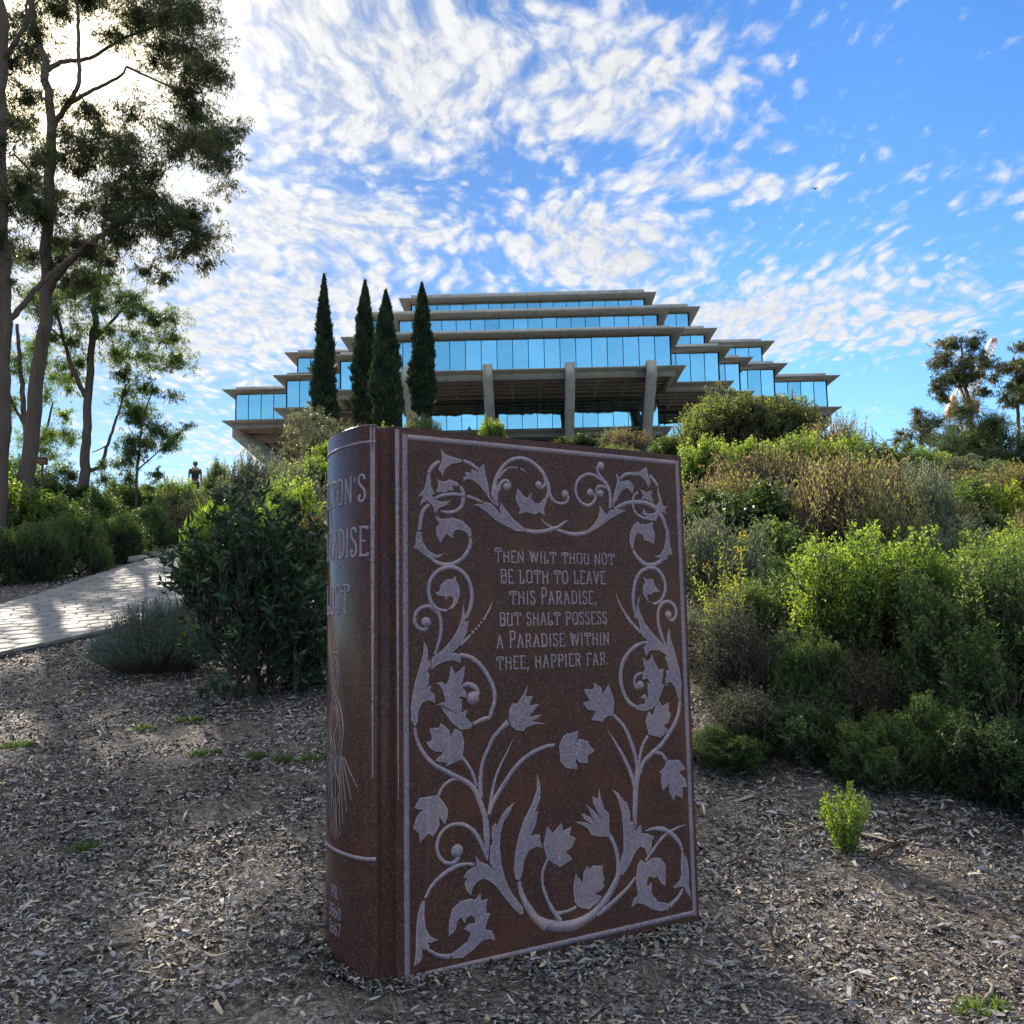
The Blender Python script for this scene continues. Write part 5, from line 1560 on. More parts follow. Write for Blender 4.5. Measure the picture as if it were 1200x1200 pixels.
def clump(fol, tw, c, r, rg, n, L=.13, W=.024, hang=.5, tmean=.4, squash=.8):
    """one spray of hanging leaves round a twig end"""
    c = np.asarray(c, float)
    m = max(8, n // 14)
    d = unit(rg.normal(size=(m, 3))); rr = rg.random(m) ** .75 * 1.25
    tip = c + d * (r * rr)[:, None] * np.array([1, 1, squash])
    td = unit(d + rg.normal(0, .5, (m, 3)))
    ln = r * .45
    per = 14
    t = rg.random((m, per))
    P = tip[:, None] - td[:, None] * (ln * (1 - t))[..., None] + rg.normal(0, .03, (m, per, 3))
    ld = unit(rg.normal(size=P.shape)) * (1 - hang) + np.array([0, 0, -1.0]) * hang
    tn = np.clip(rg.normal(tmean, .15, (m, 1)) + rg.normal(0, .12, (m, per)), 0, 1)
    s = rg.uniform(.7, 1.2, m * per)
    P = P.reshape(-1, 3); k = thin(P, rg)
    leaves_mesh(fol, P[k], ld.reshape(-1, 3)[k], (L * s)[k], (W * s)[k], rg, tn.ravel()[k])
    k = thin(tip, rg)
    twig_ribbons(tw, (np.repeat(c[None], m, 0) * .5 + (tip - td * ln) * .5)[k], tip[k], .006, rg, rg.uniform(.1, .4, k.sum()))


def eucalyptus(Y, limbs, clumps, label, seed, name='eucalyptus_tree', leafmat=None, dens=420, L=.15, bark=.22, group=None, foot_drop=.4, depth=1.2, hang=.5, gaps=()):
    """limbs: picture-plane points (column, row, distance offset) with two radii; the first is the trunk.
    clumps: (column, row, radius in picture units, distance offset)"""
    rg = np.random.default_rng(seed)
    tr, br, fo = MB(), MB(), MB()
    limbs_mb = []
    base = None
    for i, (pts, r0, r1) in enumerate(limbs):
        P = [np.array(spot(px, py, Y + dz)) for px, py, dz in pts]
        if i == 0:
            g = gz(P[0][0], P[0][1])
            P[0][2] = g - foot_drop
            base = np.array([P[0][0], P[0][1], g])
        P = [p - base for p in P]
        if i: limbs_mb.append(MB())
        limb(limbs_mb[-1] if i else tr, P, r0, r1, 10 if i == 0 else 6, bark, 7)
    GAPS[:] = [(base, np.array(q), rr_, k) for q, rr_, k in gaps]
    for px, py, rpx, dz in clumps:
        r = rpx / FPX * Y
        k = 2 if rpx > 26 else 1
        for q in range(k * 2):
            c = np.array(spot(px, py, Y + dz)) - base + rg.normal(0, .55 if Y > 40 else .5, 3) * r * np.array([1, depth * 1.6, .8])
            clump(fo, br, c, r * rg.uniform(.62, 1.12) * (1.15 if Y > 40 else 1), rg, int(dens * (r / 1.3) ** 2 / (k * 2) * 12.5), L, L * .19, hang, rg.normal(.42, .12))
    root = empty(name, base)
    tag(root, label, 'tree', group)
    tr.build('trunk', M['bark'], root, smooth=True)
    for b in limbs_mb: b.build('branch', M['bark'], root, smooth=True)
    cr = fo.build('crown', leafmat or M['euc'], root)
    br.build('twigs', M['bark'], cr)
    return root


# the tall tree whose crown hides the sun
eucalyptus(27, [
    ([(28, 600, 0), (36, 500, 0), (52, 380, 0), (56, 260, 0), (60, 145, 0), (48, 60, .3), (30, -20, .6), (20, -90, .8)], .25, .07),
    ([(60, 150, 0), (80, 122, -.3), (92, 95, -.5), (92, 40, -.5), (90, -20, -.6)], .10, .04),
    ([(80, 122, -.3), (110, 105, -.5), (140, 90, -.8), (148, 78, -1)], .07, .03),
    ([(50, 85, .2), (75, 72, .4), (105, 68, .6), (145, 45, .9), (185, 30, 1.2)], .09, .03),
    ([(50, 60, .3), (30, 20, .6), (40, -30, .9)], .07, .03),
    ([(54, 345, 0), (78, 310, -.4), (110, 282, -.8), (140, 262, -1.1), (165, 240, -1.3)], .13, .05),
    ([(78, 310, -.4), (92, 296, -.7), (105, 285, -1), (125, 292, -1.2)], .06, .03),
    ([(58, 185, 0), (85, 178, .3), (105, 165, .7), (130, 160, 1)], .06, .03),
    ([(55, 230, 0), (35, 200, -.3), (15, 180, -.5)], .06, .03),
    ([(148, 78, -1), (185, 95, -.8), (220, 110, -.5)], .04, .02)],
    [(185, 15, 46, .6), (232, 30, 30, .3), (150, 8, 42, .8), (105, 0, 34, 0), (215, 62, 36, .2), (178, 58, 32, .4), (245, 92, 26, -.2), (225, 118, 36, -.4), (255, 130, 30, -.4), (262, 160, 22, -.3),
     (195, 108, 26, 0), (240, 165, 36, -.5), (205, 170, 42, -.8), (170, 190, 40, -.8), (135, 165, 38, .6), (110, 145, 28, .8), (150, 225, 40, -1), (195, 220, 44, -1), (230, 205, 34, -.8), (180, 255, 34, -1.2),
     (225, 255, 28, -1), (120, 200, 34, .4), (205, 285, 28, -1), (235, 295, 18, -.8), (160, 280, 28, -1.2), (120, 245, 26, -.8), (85, 255, 30, -.3), (105, 330, 24, -.4), (78, 325, 24, .3), (92, 285, 26, .4), (85, 215, 26, .4), (95, 180, 24, .6), (25, 190, 38, -.5), (30, 240, 34, -.5),
     (60, 275, 26, .5), (25, 285, 26, -.3), (130, 300, 22, -1), (180, 310, 20, -1), (100, 120, 18, .5), (15, 130, 24, -.4), (20, 60, 26, .5), (65, 15, 26, .5), (10, 10, 30, .6), (125, 30, 26, .8),
     (200, -40, 60, .6), (130, -50, 60, .6), (60, -60, 55, .6)],
    'tall eucalyptus whose leaning pale trunk carries the crown hiding the sun', 71, dens=620,
    gaps=(((1.66, 4.85, .1), .52, .98), ((2.2, 4.72, .05), .42, .96), ((1.25, 5.0, .12), .2, .8), ((2.35, 4.5, -.05), .3, .85), ((2.9, 4.9, .1), .3, .7), ((-6.4, 13, 1.8), .5, .6)))
# left edge trunk
eucalyptus(22, [
    ([(-4, 620, 0), (0, 500, 0), (3, 380, 0), (0, 250, 0), (0, 120, 0), (2, 40, 0), (-10, -40, 0)], .22, .14),
    ([(3, 70, 0), (18, 50, -.2), (32, 20, -.3), (45, -20, -.4)], .08, .05), ([(0, 110, 0), (-30, 60, 0), (-60, 0, .2)], .1, .05),
    ([(2, 385, 0), (25, 360, .3), (50, 330, .5), (85, 300, .8)], .09, .05)],
    [(15, 175, 28, 0), (10, 225, 30, .2), (30, 262, 26, .3), (8, 280, 26, 0), (-30, 200, 40, 0), (-40, 100, 50, 0), (-20, 20, 50, 0), (5, 320, 18, .3), (-40, 320, 40, .4)],
    'dark eucalyptus trunk running up the left picture edge', 72, bark=.12, dens=620)
# the tree in the middle of the left group
eucalyptus(33, [
    ([(98, 640, 0), (99, 560, 0), (102, 500, 0), (107, 410, 0), (114, 345, 0), (120, 290, .2), (122, 255, .2)], .22, .05),
    ([(104, 470, 0), (88, 440, -.3), (75, 400, -.6), (66, 360, -.8)], .11, .05), ([(108, 400, 0), (135, 372, .4), (160, 345, .8)], .08, .03),
    ([(103, 552, 0), (118, 545, .2), (128, 515, .4), (140, 480, .6), (148, 450, .8)], .09, .03), ([(128, 520, .4), (120, 525, .2), (108, 530, 0)], .03, .02),
    ([(118, 300, .2), (130, 280, .4), (140, 260, .6)], .05, .02), ([(72, 395, -.6), (55, 385, -.8), (45, 410, -1)], .05, .02)],
    [(90, 345, 28, -.5), (125, 332, 26, .4), (65, 355, 28, -.8), (50, 330, 24, -.8), (105, 375, 28, 0), (145, 385, 30, .6), (180, 375, 28, .8), (195, 395, 20, .9), (165, 410, 28, .7), (190, 425, 18, .9),
     (140, 415, 24, .5), (85, 390, 24, -.5), (55, 380, 22, -.8), (150, 445, 24, .7), (170, 465, 22, .8), (140, 470, 20, .6), (180, 365, 18, .8), (70, 430, 18, -.5), (95, 420, 18, 0), (155, 345, 22, .6), (120, 300, 18, .4), (70, 300, 22, -.4)],
    'middle eucalyptus with straight pale trunk and low side branch', 73, L=.15, dens=480, leafmat=M['mid'])
# sunlit tree behind
eucalyptus(36, [
    ([(38, 640, 0), (35, 560, 0), (30, 500, 0), (24, 430, 0), (20, 380, 0)], .18, .06), ([(30, 500, 0), (14, 470, .3), (8, 440, .5)], .07, .03), ([(34, 545, 0), (55, 500, .4), (62, 470, .6)], .07, .03)],
    [(12, 425, 22, 0), (30, 445, 20, .2), (10, 465, 22, .3), (60, 440, 22, .4), (66, 475, 22, .4), (50, 500, 20, .4), (75, 510, 20, .5), (15, 500, 24, .2), (60, 530, 18, .4), (30, 400, 22, 0), (8, 530, 26, .1), (80, 460, 18, .5)],
    'dark trunked tree with light green leaves behind the leaning trunk', 74, leafmat=M['green'], L=.13, bark=.15, dens=520)
# sapling on the ridge
eucalyptus(30, [
    ([(160, 640, 0), (160, 570, 0), (163, 530, 0), (168, 490, 0), (178, 460, 0)], .06, .02), ([(162, 550, 0), (185, 530, .2), (205, 515, .3)], .03, .012), ([(164, 520, 0), (150, 500, -.2)], .025, .01)],
    [(160, 540, 20, 0), (150, 515, 18, -.1), (170, 505, 18, .1), (185, 525, 18, .2), (205, 512, 15, .3), (165, 475, 16, 0), (180, 455, 14, 0), (150, 560, 18, 0), (180, 560, 16, .1), (155, 490, 14, -.1), (215, 505, 10, .3), (140, 545, 12, -.1)],
    'small leafy eucalyptus sapling on the ridge left of the person', 75, 'sapling_tree', L=.13, dens=800, leafmat=M['mid'])
# right skyline trees
eucalyptus(58, [
    ([(1142, 560, 0), (1138, 490, 0), (1131, 450, 0), (1128, 420, 0), (1126, 400, 0)], .17, .05), ([(1136, 480, 0), (1128, 460, .5), (1120, 440, .8), (1112, 420, 1)], .09, .03), ([(1131, 455, 0), (1145, 435, -.5)], .06, .03)],
    [(1128, 402, 15, 0), (1145, 408, 13, 0), (1150, 425, 13, 0), (1118, 418, 14, .3), (1102, 416, 9, .5), (1125, 435, 17, 0), (1142, 443, 15, 0), (1108, 440, 14, .4), (1098, 455, 12, .5), (1135, 425, 14, 0), (1152, 455, 9, 0), (1106, 470, 9, .4)],
    'open crowned eucalyptus in front of the orange crane', 76, L=.24, dens=430, leafmat=M['euc_lit'])
eucalyptus(58, [
    ([(1194, 570, 0), (1193, 500, 0), (1192, 465, 0), (1190, 430, 0), (1188, 418, 0)], .15, .05), ([(1193, 480, 0), (1178, 465, .3), (1170, 450, .5)], .06, .03)],
    [(1190, 425, 14, 0), (1178, 435, 14, .3), (1170, 455, 12, .4), (1195, 445, 16, 0), (1182, 465, 12, .3), (1205, 430, 16, 0), (1200, 465, 14, 0), (1208, 450, 14, 0), (1165, 440, 8, .4)],
    'open crowned eucalyptus cut by the right picture edge', 77, L=.24, dens=430, leafmat=M['euc_lit'])
eucalyptus(50, [([(1082, 570, 0), (1080, 530, 0), (1078, 500, 0), (1078, 485, 0)], .12, .05)],
    [(1080, 485, 11, 0), (1068, 498, 12, .2), (1090, 497, 12, 0), (1078, 508, 15, 0), (1064, 512, 10, .2), (1095, 512, 11, 0), (1080, 522, 13, 0), (1060, 525, 8, .1), (1078, 478, 7, 0)],
    'small round crowned tree on the right skyline left of the crane', 78, 'small_tree', L=.17, dens=600, leafmat=M['euc_lit'])
eucalyptus(46, [([(1150, 590, 0), (1150, 550, 0), (1148, 520, 0), (1145, 500, 0)], .2, .08), ([(1150, 545, 0), (1175, 525, .4), (1190, 515, .6)], .1, .05)],
    [(1145, 504, 25, 0), (1165, 504, 22, .3), (1125, 514, 22, 0), (1180, 519, 25, .5), (1115, 534, 25, -.2), (1145, 529, 32, -.3), (1170, 539, 32, 0), (1195, 534, 28, .4), (1110, 557, 28, -.2), (1140, 559, 32, -.4), (1175, 564, 30, 0), (1205, 554, 30, .4), (1160, 517, 22, -.3), (1195, 569, 25, .2)],
    'broad leafy tree below the crane on the right', 79, 'broad_tree', L=.16, dens=900, leafmat=M['deep'], hang=.2)
# far grey trees on the left skyline
for px, py, r, lb in ((62, 556, 16, 'hazy dark tree crown far off left of the second pale trunk'), (132, 570, 12, 'small hazy tree far off between the pale trunks and the sapling')):
    eucalyptus(60, [([(px, 600, 0), (px, 575, 0), (px, py + 5, 0)], .15, .06)], [(px, py, r, 0), (px - r * .7, py + r * .5, r * .7, 0), (px + r * .8, py + r * .4, r * .7, 0), (px, py + r * .8, r * .8, 0)],
               lb, int(80 + px), 'distant_tree', leafmat=M['deep'], dens=700, L=.2, hang=.2)


def cypress(px, ytip, ybot, wpx, Y, label, seed, trunk_px=None):
    rg = np.random.default_rng(seed)
    top = spot(px, ytip, Y); bot = spot(px + 0.8, ybot, Y)
    g = gz(bot.x, Y)
    base = np.array([bot.x, Y, min(g, bot.z - .5)])
    H = top.z - bot.z; R = wpx / FPX * Y / 2
    z0 = bot.z - base[2]
    n = 5200
    t = rg.random(n) ** .9
    prof = R * np.interp(t, [0, .05, .2, .45, .7, .88, .97, 1.0], [.60, .88, 1.0, .84, .54, .27, .10, .03])
    az = rg.uniform(0, 6.28, n)
    lump = 1 + .20 * np.sin(az * 3 + t * 17 + seed) + .12 * np.sin(az * 5 - t * 41) + .10 * np.sin(t * 90 + az * 2)
    rr = prof * lump * (1 - .45 * rg.random(n) ** 2.2)
    lean = (top.x - bot.x) * t
    P = np.stack([rr * np.cos(az) + lean, rr * np.sin(az), z0 + t * H], -1)
    fo, tr = MB(), MB()
    per = 4
    tn = np.clip(rg.normal(.42, .2, n) + .18 * np.sin(az * 2 + t * 23 + seed), 0, 1)
    for k in range(per):
        d = unit(np.stack([np.cos(az) * .35, np.sin(az) * .35, np.full(n, 1.0)], -1) + rg.normal(0, .22, (n, 3)))
        tp = 1 - .78 * t ** 5
        leaves_mesh(fo, P + rg.normal(0, .06, P.shape) * tp[:, None], d, rg.uniform(.28, .55, n) * tp, .10 * tp, rg, np.clip(tn + rg.normal(0, .1, n), 0, 1))
    m = 26                                                          # ragged tip
    leaves_mesh(fo, np.stack([rg.normal(0, .05, m) + lean.max(), rg.normal(0, .05, m), z0 + H * rg.uniform(.93, 1.0, m)], -1), rg.normal(0, .25, (m, 3)) + np.array([0, 0, 1.]), .35, .05, rg, np.full(m, .4))
    tr.tube([(0, 0, -.4), (0, 0, z0 + .3 * H), (lean.max() * .8, 0, z0 + H * .85)], [.22, .16, .04], 8, 0, .2)
    root = empty('cypress_tree', base)
    tag(root, label, 'tree')
    tr.build('trunk', M['bark'], root); fo.build('crown', M['cypress'], root)


cypress(379.5, 321, 548, 27, 74, 'tallest slim cypress, leftmost and standing apart', 91)
cypress(427.5, 328, 497, 27, 76, 'slim cypress second from the left, left of the touching pair', 92)
cypress(452, 340, 500, 31, 68, 'broadest cypress, in front of the gap between its neighbours', 93)
cypress(494.5, 331, 485, 26, 76, 'rightmost slim cypress in front of the library windows', 94)


def olive():
    Y = 44
    b = spot(388, 548, Y); g = gz(b.x, Y)
    base = np.array([b.x, Y, min(g, b.z)])
    rg = np.random.default_rng(95)
    tr, br, fo = MB(), MB(), MB()
    pts = [np.array(spot(*p)) - base for p in ((388, 560, Y), (386, 535, Y), (381, 522, Y), (377, 508, Y))]
    pts[0][2] = -.4
    limb(tr, pts, .16, .10)
    for e in ((350, 500, -.4), (395, 495, .3), (365, 490, .2), (340, 512, -.2)):
        q = np.array(spot(e[0], e[1], Y + e[2])) - base
        limb(br, [pts[-2], (pts[-1] + q) / 2 + (0, 0, .1), q], .07, .02, 6)
    for px, py, r, dz in ((352, 495, 18, -.4), (368, 490, 18, 0), (385, 497, 17, .4), (340, 510, 14, -.4), (360, 512, 18, -.5), (378, 512, 16, -.2), (398, 505, 16, .4), (335, 525, 9, -.3), (350, 525, 11, -.5), (410, 510, 12, .5), (372, 530, 9, -.3), (392, 520, 12, .2), (345, 488, 10, 0)):
        c = np.array(spot(px, py, Y + dz)) - base
        clump(fo, br, c, r / FPX * Y, rg, int(900 * (r / 16) ** 2), .11, .026, .05, rg.normal(.5, .15), .9)
    root = empty('olive_tree', base)
    tag(root, 'silver leaved olive tree between the left cypress and the book', 'tree')
    tr.build('trunk', M['bark'], root, smooth=True); cr = fo.build('crown', M['olive'], root); br.build('branches', M['bark'], cr)


olive()

# ------------------------------------------------------------------ small things
def on_ground(px, py, Y=5.0):
    for _ in range(80):
        p = spot(px, py, Y); Y += (p.z - gz(p.x, p.y)) * 1.0
    p = spot(px, py, Y)
    return p.x, p.y, gz(p.x, p.y)


def stones():
    rg = np.random.default_rng(101)
    for k in range(17):
        s = 16.6 + k * 0.44 + rg.normal(0, .06)
        x, y = path_xy(s, PATH_HALF + rg.uniform(.14, .34))
        x, y = float(x), float(y)
        bm = bmesh.new(); bmesh.ops.create_icosphere(bm, subdivisions=2, radius=1)
        a, b, c = rg.uniform(.16, .30), rg.uniform(.12, .2), rg.uniform(.09, .15)
        off = rg.normal(0, .09, len(bm.verts))
        for v, o in zip(bm.verts, off): v.co = v.co * (1 + o)
        for v in bm.verts: v.co = Vector((v.co.x * a, v.co.y * b, v.co.z * c))
        me = bpy.data.meshes.new('border_stone'); bm.to_mesh(me); bm.free()
        at = me.attributes.new('tint', 'FLOAT', 'POINT'); at.data.foreach_set('value', np.full(len(me.vertices), rg.random(), np.float32))
        me.materials.append(M['rock'])
        o = bpy.data.objects.new('border_stone', me); COL.objects.link(o)
        o.location = (x, y, gz(x, y) + .06); o.rotation_euler = (0, 0, rg.uniform(0, 3.14))
        tag(o, 'pale grey stone in the row edging the far bend of the path', 'stone', 'stones edging the path')


stones()


def bark_strip(name, a, b, w, label, tint, curl=.5, arch=.03, seed=0, cat='bark strip'):
    """a curled sheet of fallen bark between two ground points"""
    rg = np.random.default_rng(seed)
    a = np.array(a); b = np.array(b); n = 14; m = 7
    d = (b - a) / np.linalg.norm(b - a); s = np.array([-d[1], d[0], 0])
    t = np.linspace(0, 1, n)
    V = []
    sw = rg.normal(0, .04)
    for i in range(n):
        c = a + (b - a) * t[i] + s * sw * math.sin(t[i] * 3.1) + np.array([0, 0, arch * .3 * math.sin(t[i] * math.pi) + .012])
        ww = w * (math.sin(math.pi * (t[i] * .86 + .07)) ** .5)
        for j in range(m):
            q = (j / (m - 1) - .5) * 2
            an = q * curl * 1.6
            V.append(c + s * (math.sin(an) / max(curl * 1.6, .1)) * ww / 2 + np.array([0, 0, (1 - math.cos(an)) * ww * .45]))
    V = np.array(V)
    top = V + np.array([0, 0, .006])
    F = []
    N = n * m
    for i in range(n - 1):
        for j in range(m - 1):
            k = i * m + j
            F += [(k, k + m, k + m + 1, k + 1), (k + N, k + N + 1, k + N + m + 1, k + N + m)]
    for i in range(n - 1):
        for j in (0, m - 1):
            k = i * m + j
            F.append((k, k + N, k + N + m, k + m))
    for j in range(m - 1):
        for i in (0, n - 1):
            k = i * m + j
            F.append((k, k + 1, k + 1 + N, k + N))
    o3 = V.mean(0)
    mb = MB(); mb.add(np.vstack([V, top]) - o3, F, 0, tint)
    o = mb.build(name, M['bark'], fix=True)
    o.location = o3
    tag(o, label, cat)


def twig_piece(pts, r, label, tint, name='fallen_twig'):
    P = np.array([on_ground(px, py) for px, py in pts]) + np.array([0, 0, r + .008])
    c = catmull(P, 6); o3 = c.mean(0)
    c = c - o3 + np.random.default_rng(len(label)).normal(0, r * .3, c.shape)
    mb = MB(); mb.tube(c, np.linspace(r, r * .5, len(c)), 6, 0, tint)
    o = mb.build(name, M['twig'])
    o.location = o3
    tag(o, label, 'twig')


bark_strip('fallen_bark', on_ground(1020, 1012), on_ground(1062, 990), .05, 'curled dark red bark piece lying right of the seedling', .05, .9, .03, 1)
bark_strip('fallen_bark', on_ground(996, 978), on_ground(1052, 992), .05, 'long pale bark strip beside the curled dark bark', .9, .4, .02, 2)
bark_strip('fallen_bark', on_ground(1046, 960), on_ground(1076, 953), .045, 'pale bark slab at the foot of the right bushes', .75, .5, .03, 3)
bark_strip('fallen_bark', on_ground(860, 942), on_ground(886, 932), .055, 'pale grey bark chip lying right of the book edge', .85, .3, .01, 4)
bark_strip('fallen_bark', on_ground(245, 838), on_ground(320, 834), .05, 'long dark bark strip lying in front of the big dark shrub', .0, .4, .015, 5)
bark_strip('fallen_bark', on_ground(160, 990), on_ground(222, 1006), .035, 'dark bark sliver in the middle of the left chips', .02, .5, .012, 6)
bark_strip('fallen_bark', on_ground(105, 1122), on_ground(176, 1108), .03, 'dark stick of bark in the lower left chips', .0, .8, .012, 7)
bark_strip('fallen_bark', on_ground(240, 1120), on_ground(272, 1118), .022, 'pale tan bark shred left of the book foot', .95, .3, .01, 8)
bark_strip('fallen_bark', on_ground(1066, 976), on_ground(1096, 969), .04, 'tan bark slab nearest the low dark bush', .7, .4, .03, 9)
twig_piece([(893, 955), (904, 962), (908, 975), (935, 988), (952, 998)], .008, 'thin pale forked twig left of the seedling', .8)
twig_piece([(935, 985), (960, 972), (975, 980)], .007, 'thin brown twig touching the seedling', .45)
twig_piece([(1155, 1178), (1163, 1165), (1160, 1152)], .012, 'short grey twig standing out in the lower right chips', .8)
twig_piece([(1095, 955), (1130, 968), (1165, 985)], .009, 'thin grey twig below the dark bushes at right', .6)
twig_piece([(1172, 950), (1176, 965), (1190, 975)], .007, 'bent tan twig against the dark bush at the right edge', .9)
twig_piece([(880, 1060), (905, 1062), (935, 1058)], .005, 'thin dark twig right of the book foot', .1)


def stake():
    x, y, z = on_ground(346, 812, 9)
    root_me = MB()
    root_me.tube([(0, 0, -.1), (0.005, 0, .12), (.01, 0, .24), (.01, 0, .25)], [.028, .027, .026, .018], 8, 0, .85)
    o = root_me.build('wooden_stake', M['twig'])
    o.location = (x, y, z)
    tag(o, 'short pale wooden stake in front of the dark shrub beside the book', 'stake')


stake()


def sign_post():
    p = spot(50, 541, 31)
    g = gz(p.x, 31)
    root = empty('box_on_post', (p.x, 31, g))
    tag(root, 'small brown box on a thin post between the left trunks', 'post')
    H = p.z - g
    mb = MB(); mb.tube([(0, 0, -.2), (0, 0, H - .10)], .035, 8, 0, .4); mb.build('post', M['twig'], root)
    bm = bmesh.new(); bmesh.ops.create_cube(bm, size=1)
    for v in bm.verts: v.co = Vector((v.co.x * .28, v.co.y * .2, H + v.co.z * .2))
    bmesh.ops.bevel(bm, geom=bm.edges[:], offset=.02, segments=2, affect='EDGES')
    me = bpy.data.meshes.new('box'); bm.to_mesh(me); bm.free(); me.materials.append(mat('rusty_box', (.16, .07, .035), .7, noise_scale=12))
    o = bpy.data.objects.new('box', me); COL.objects.link(o); o.parent = root
    mb = MB(); mb.prism([(-.17, H + .10), (.17, H + .10), (.12, H + .15), (-.12, H + .15)], -.12, .12, 'y'); mb.build('lid', me.materials[0], root, fix=True)


sign_post()


# ------------------------------------------------------------------ crane
def crane():
    Y = 190.0
    cab = spot(1127, 478, Y)
    root = empty('tower_crane', (cab.x, Y, 8), 0)
    tag(root, 'orange and white luffing crane half hidden behind the right eucalyptus', 'crane')
    org = mat('crane_orange', (.50, .24, .11), .6, noise_scale=3)
    wht = mat('crane_white', (.62, .58, .55), .5)
    red = mat('crane_red', (.5, .08, .05), .5)
    h = cab.z - 8

    def lattice(name, a, b, w0, w1, n, mt, th=.16):
        a, b = Vector(a), Vector(b)
        q = (b - a).to_track_quat('Z', 'Y').to_matrix()
        mb = MB()
        cor = [(-1, -1), (1, -1), (1, 1), (-1, 1)]
        def P(i, k):
            t = i / n; w = (w0 + (w1 - w0) * t) / 2
            return a.lerp(b, t) + q @ Vector((cor[k][0] * w, cor[k][1] * w, 0))
        for k in range(4): mb.bar(P(0, k), P(n, k), th)
        for i in range(n):
            for k in range(4):
                mb.bar(P(i, k), P(i + 1, (k + 1) % 4), th * .6)
                mb.bar(P(i + 1, k), P(i + 1, (k + 1) % 4), th * .6)
        return mb.build(name, mt, root)
    lattice('mast', (0, 0, 0), (0, 0, h - 1), 2.0, 2.0, 14, org)
    mb = MB(); mb.box((-.4, 0, h - .3), (5.0, 2.0, .5)); mb.build('slewing_deck', org, root)
    mb = MB(); mb.prism([(-3.0, h - 1.6), (-1.6, h - 1.9), (-1.2, h + .9), (-1.9, h + 2.6), (-3.0, h - .2)], -1.2, 1.2, 'y'); mb.build('counterweight', org, root, fix=True)
    mb = MB(); mb.prism([(.6, h - 1.6), (2.2, h - 1.6), (2.4, h + .1), (1.9, h + 1.0), (.6, h + 1.0)], -2.6, -1.2, 'y'); mb.build('cab', org, root, fix=True)
    mb = MB(); mb.bar((-2.4, .8, h + .3), (-.2, .6, h + 5), .3); mb.bar((-2.4, -.8, h + .3), (-.2, -.6, h + 5), .3); mb.bar((1.2, .8, h + .3), (-.2, .6, h + 5), .3); mb.bar((1.2, -.8, h + .3), (-.2, -.6, h + 5), .3)
    mb.bar((-.2, -.7, h + 5), (-.2, .7, h + 5), .3); mb.build('a_frame', wht, root)
    tip = spot(1164, 400, Y)
    tp = (tip.x - cab.x, 0, tip.z - 8)
    lattice('jib', (1.0, 0, h + .6), tp, 1.6, 1.3, 18, wht, .17)
    mb = MB(); mb.bar((-.2, 0, h + 5), (tp[0] * .85, 0, h + (tp[2] - h) * .86), .07); mb.build('luffing_cable', wht, root)
    mb = MB(); mb.box((tp[0] + .1, 0, tp[2] + .2), (.9, .9, .7)); mb.build('jib_head', red, root)


crane()


# ------------------------------------------------------------------ bird
def bird():
    p = spot(955, 221, 70)
    root = empty('bird', p, .6)
    root.rotation_euler = (.35, .5, .7); root.scale = (.62, .62, .62)
    tag(root, 'small dark bird gliding in the blue sky right of the clouds', 'bird')
    m_ = mat('dark_plumage', (.02, .02, .022), .7)
    me = bpy.data.meshes.new('bird_body')
    mb = MB()
    mb.tube([(-.24, 0, 0), (-.14, 0, .0), (0, 0, .0), (.12, 0, .02), (.19, 0, .04), (.24, 0, .035), (.29, 0, .03)], [.012, .035, .06, .05, .04, .03, .004], 8)
    for s in (-1, 1):
        up = [(.07, s * .03, .03), (.10, s * .22, .11), (.03, s * .50, .07), (-.06, s * .46, .06), (-.04, s * .22, .09), (-.07, s * .03, .02)]
        lo = [(a, b, c - .012) for a, b, c in up]
        mb.add(up + lo, [(0, 1, 4, 5), (1, 2, 3, 4), (11, 10, 7, 6), (10, 9, 8, 7)] + [(i, i + 6, (i + 1) % 6 + 6, (i + 1) % 6) for i in range(6)])
    mb.add([(-.22, .02, .0), (-.22, -.02, 0), (-.36, -.07, 0), (-.36, .07, 0), (-.22, .02, -.01), (-.22, -.02, -.01), (-.36, -.07, -.01), (-.36, .07, -.01)],
           [(0, 1, 2, 3), (7, 6, 5, 4), (0, 4, 5, 1), (2, 6, 7, 3), (1, 5, 6, 2), (3, 7, 4, 0)])
    mb.build('body', m_, root, fix=True)


bird()


# ------------------------------------------------------------------ the person on the ridge
def skin(name, verts, edges, rad_, mt, parent, sub=2):
    me = bpy.data.meshes.new(name)
    me.from_pydata(verts, edges, [])
    o = bpy.data.objects.new(name, me); COL.objects.link(o)
    o.modifiers.new('skin', 'SKIN')
    for v, r in zip(me.skin_vertices[0].data, rad_): v.radius = (r, r) if np.isscalar(r) else r
    me.skin_vertices[0].data[0].use_root = True
    s = o.modifiers.new('sub', 'SUBSURF'); s.levels = sub; s.render_levels = sub
    dg = bpy.context.evaluated_depsgraph_get()
    nm = bpy.data.meshes.new_from_object(o.evaluated_get(dg))
    bpy.data.objects.remove(o)
    nm.name = name
    nm.materials.clear(); nm.materials.append(mt)
    nm.polygons.foreach_set('use_smooth', np.ones(len(nm.polygons), bool))
    q = bpy.data.objects.new(name, nm); COL.objects.link(q); q.parent = parent
    return q


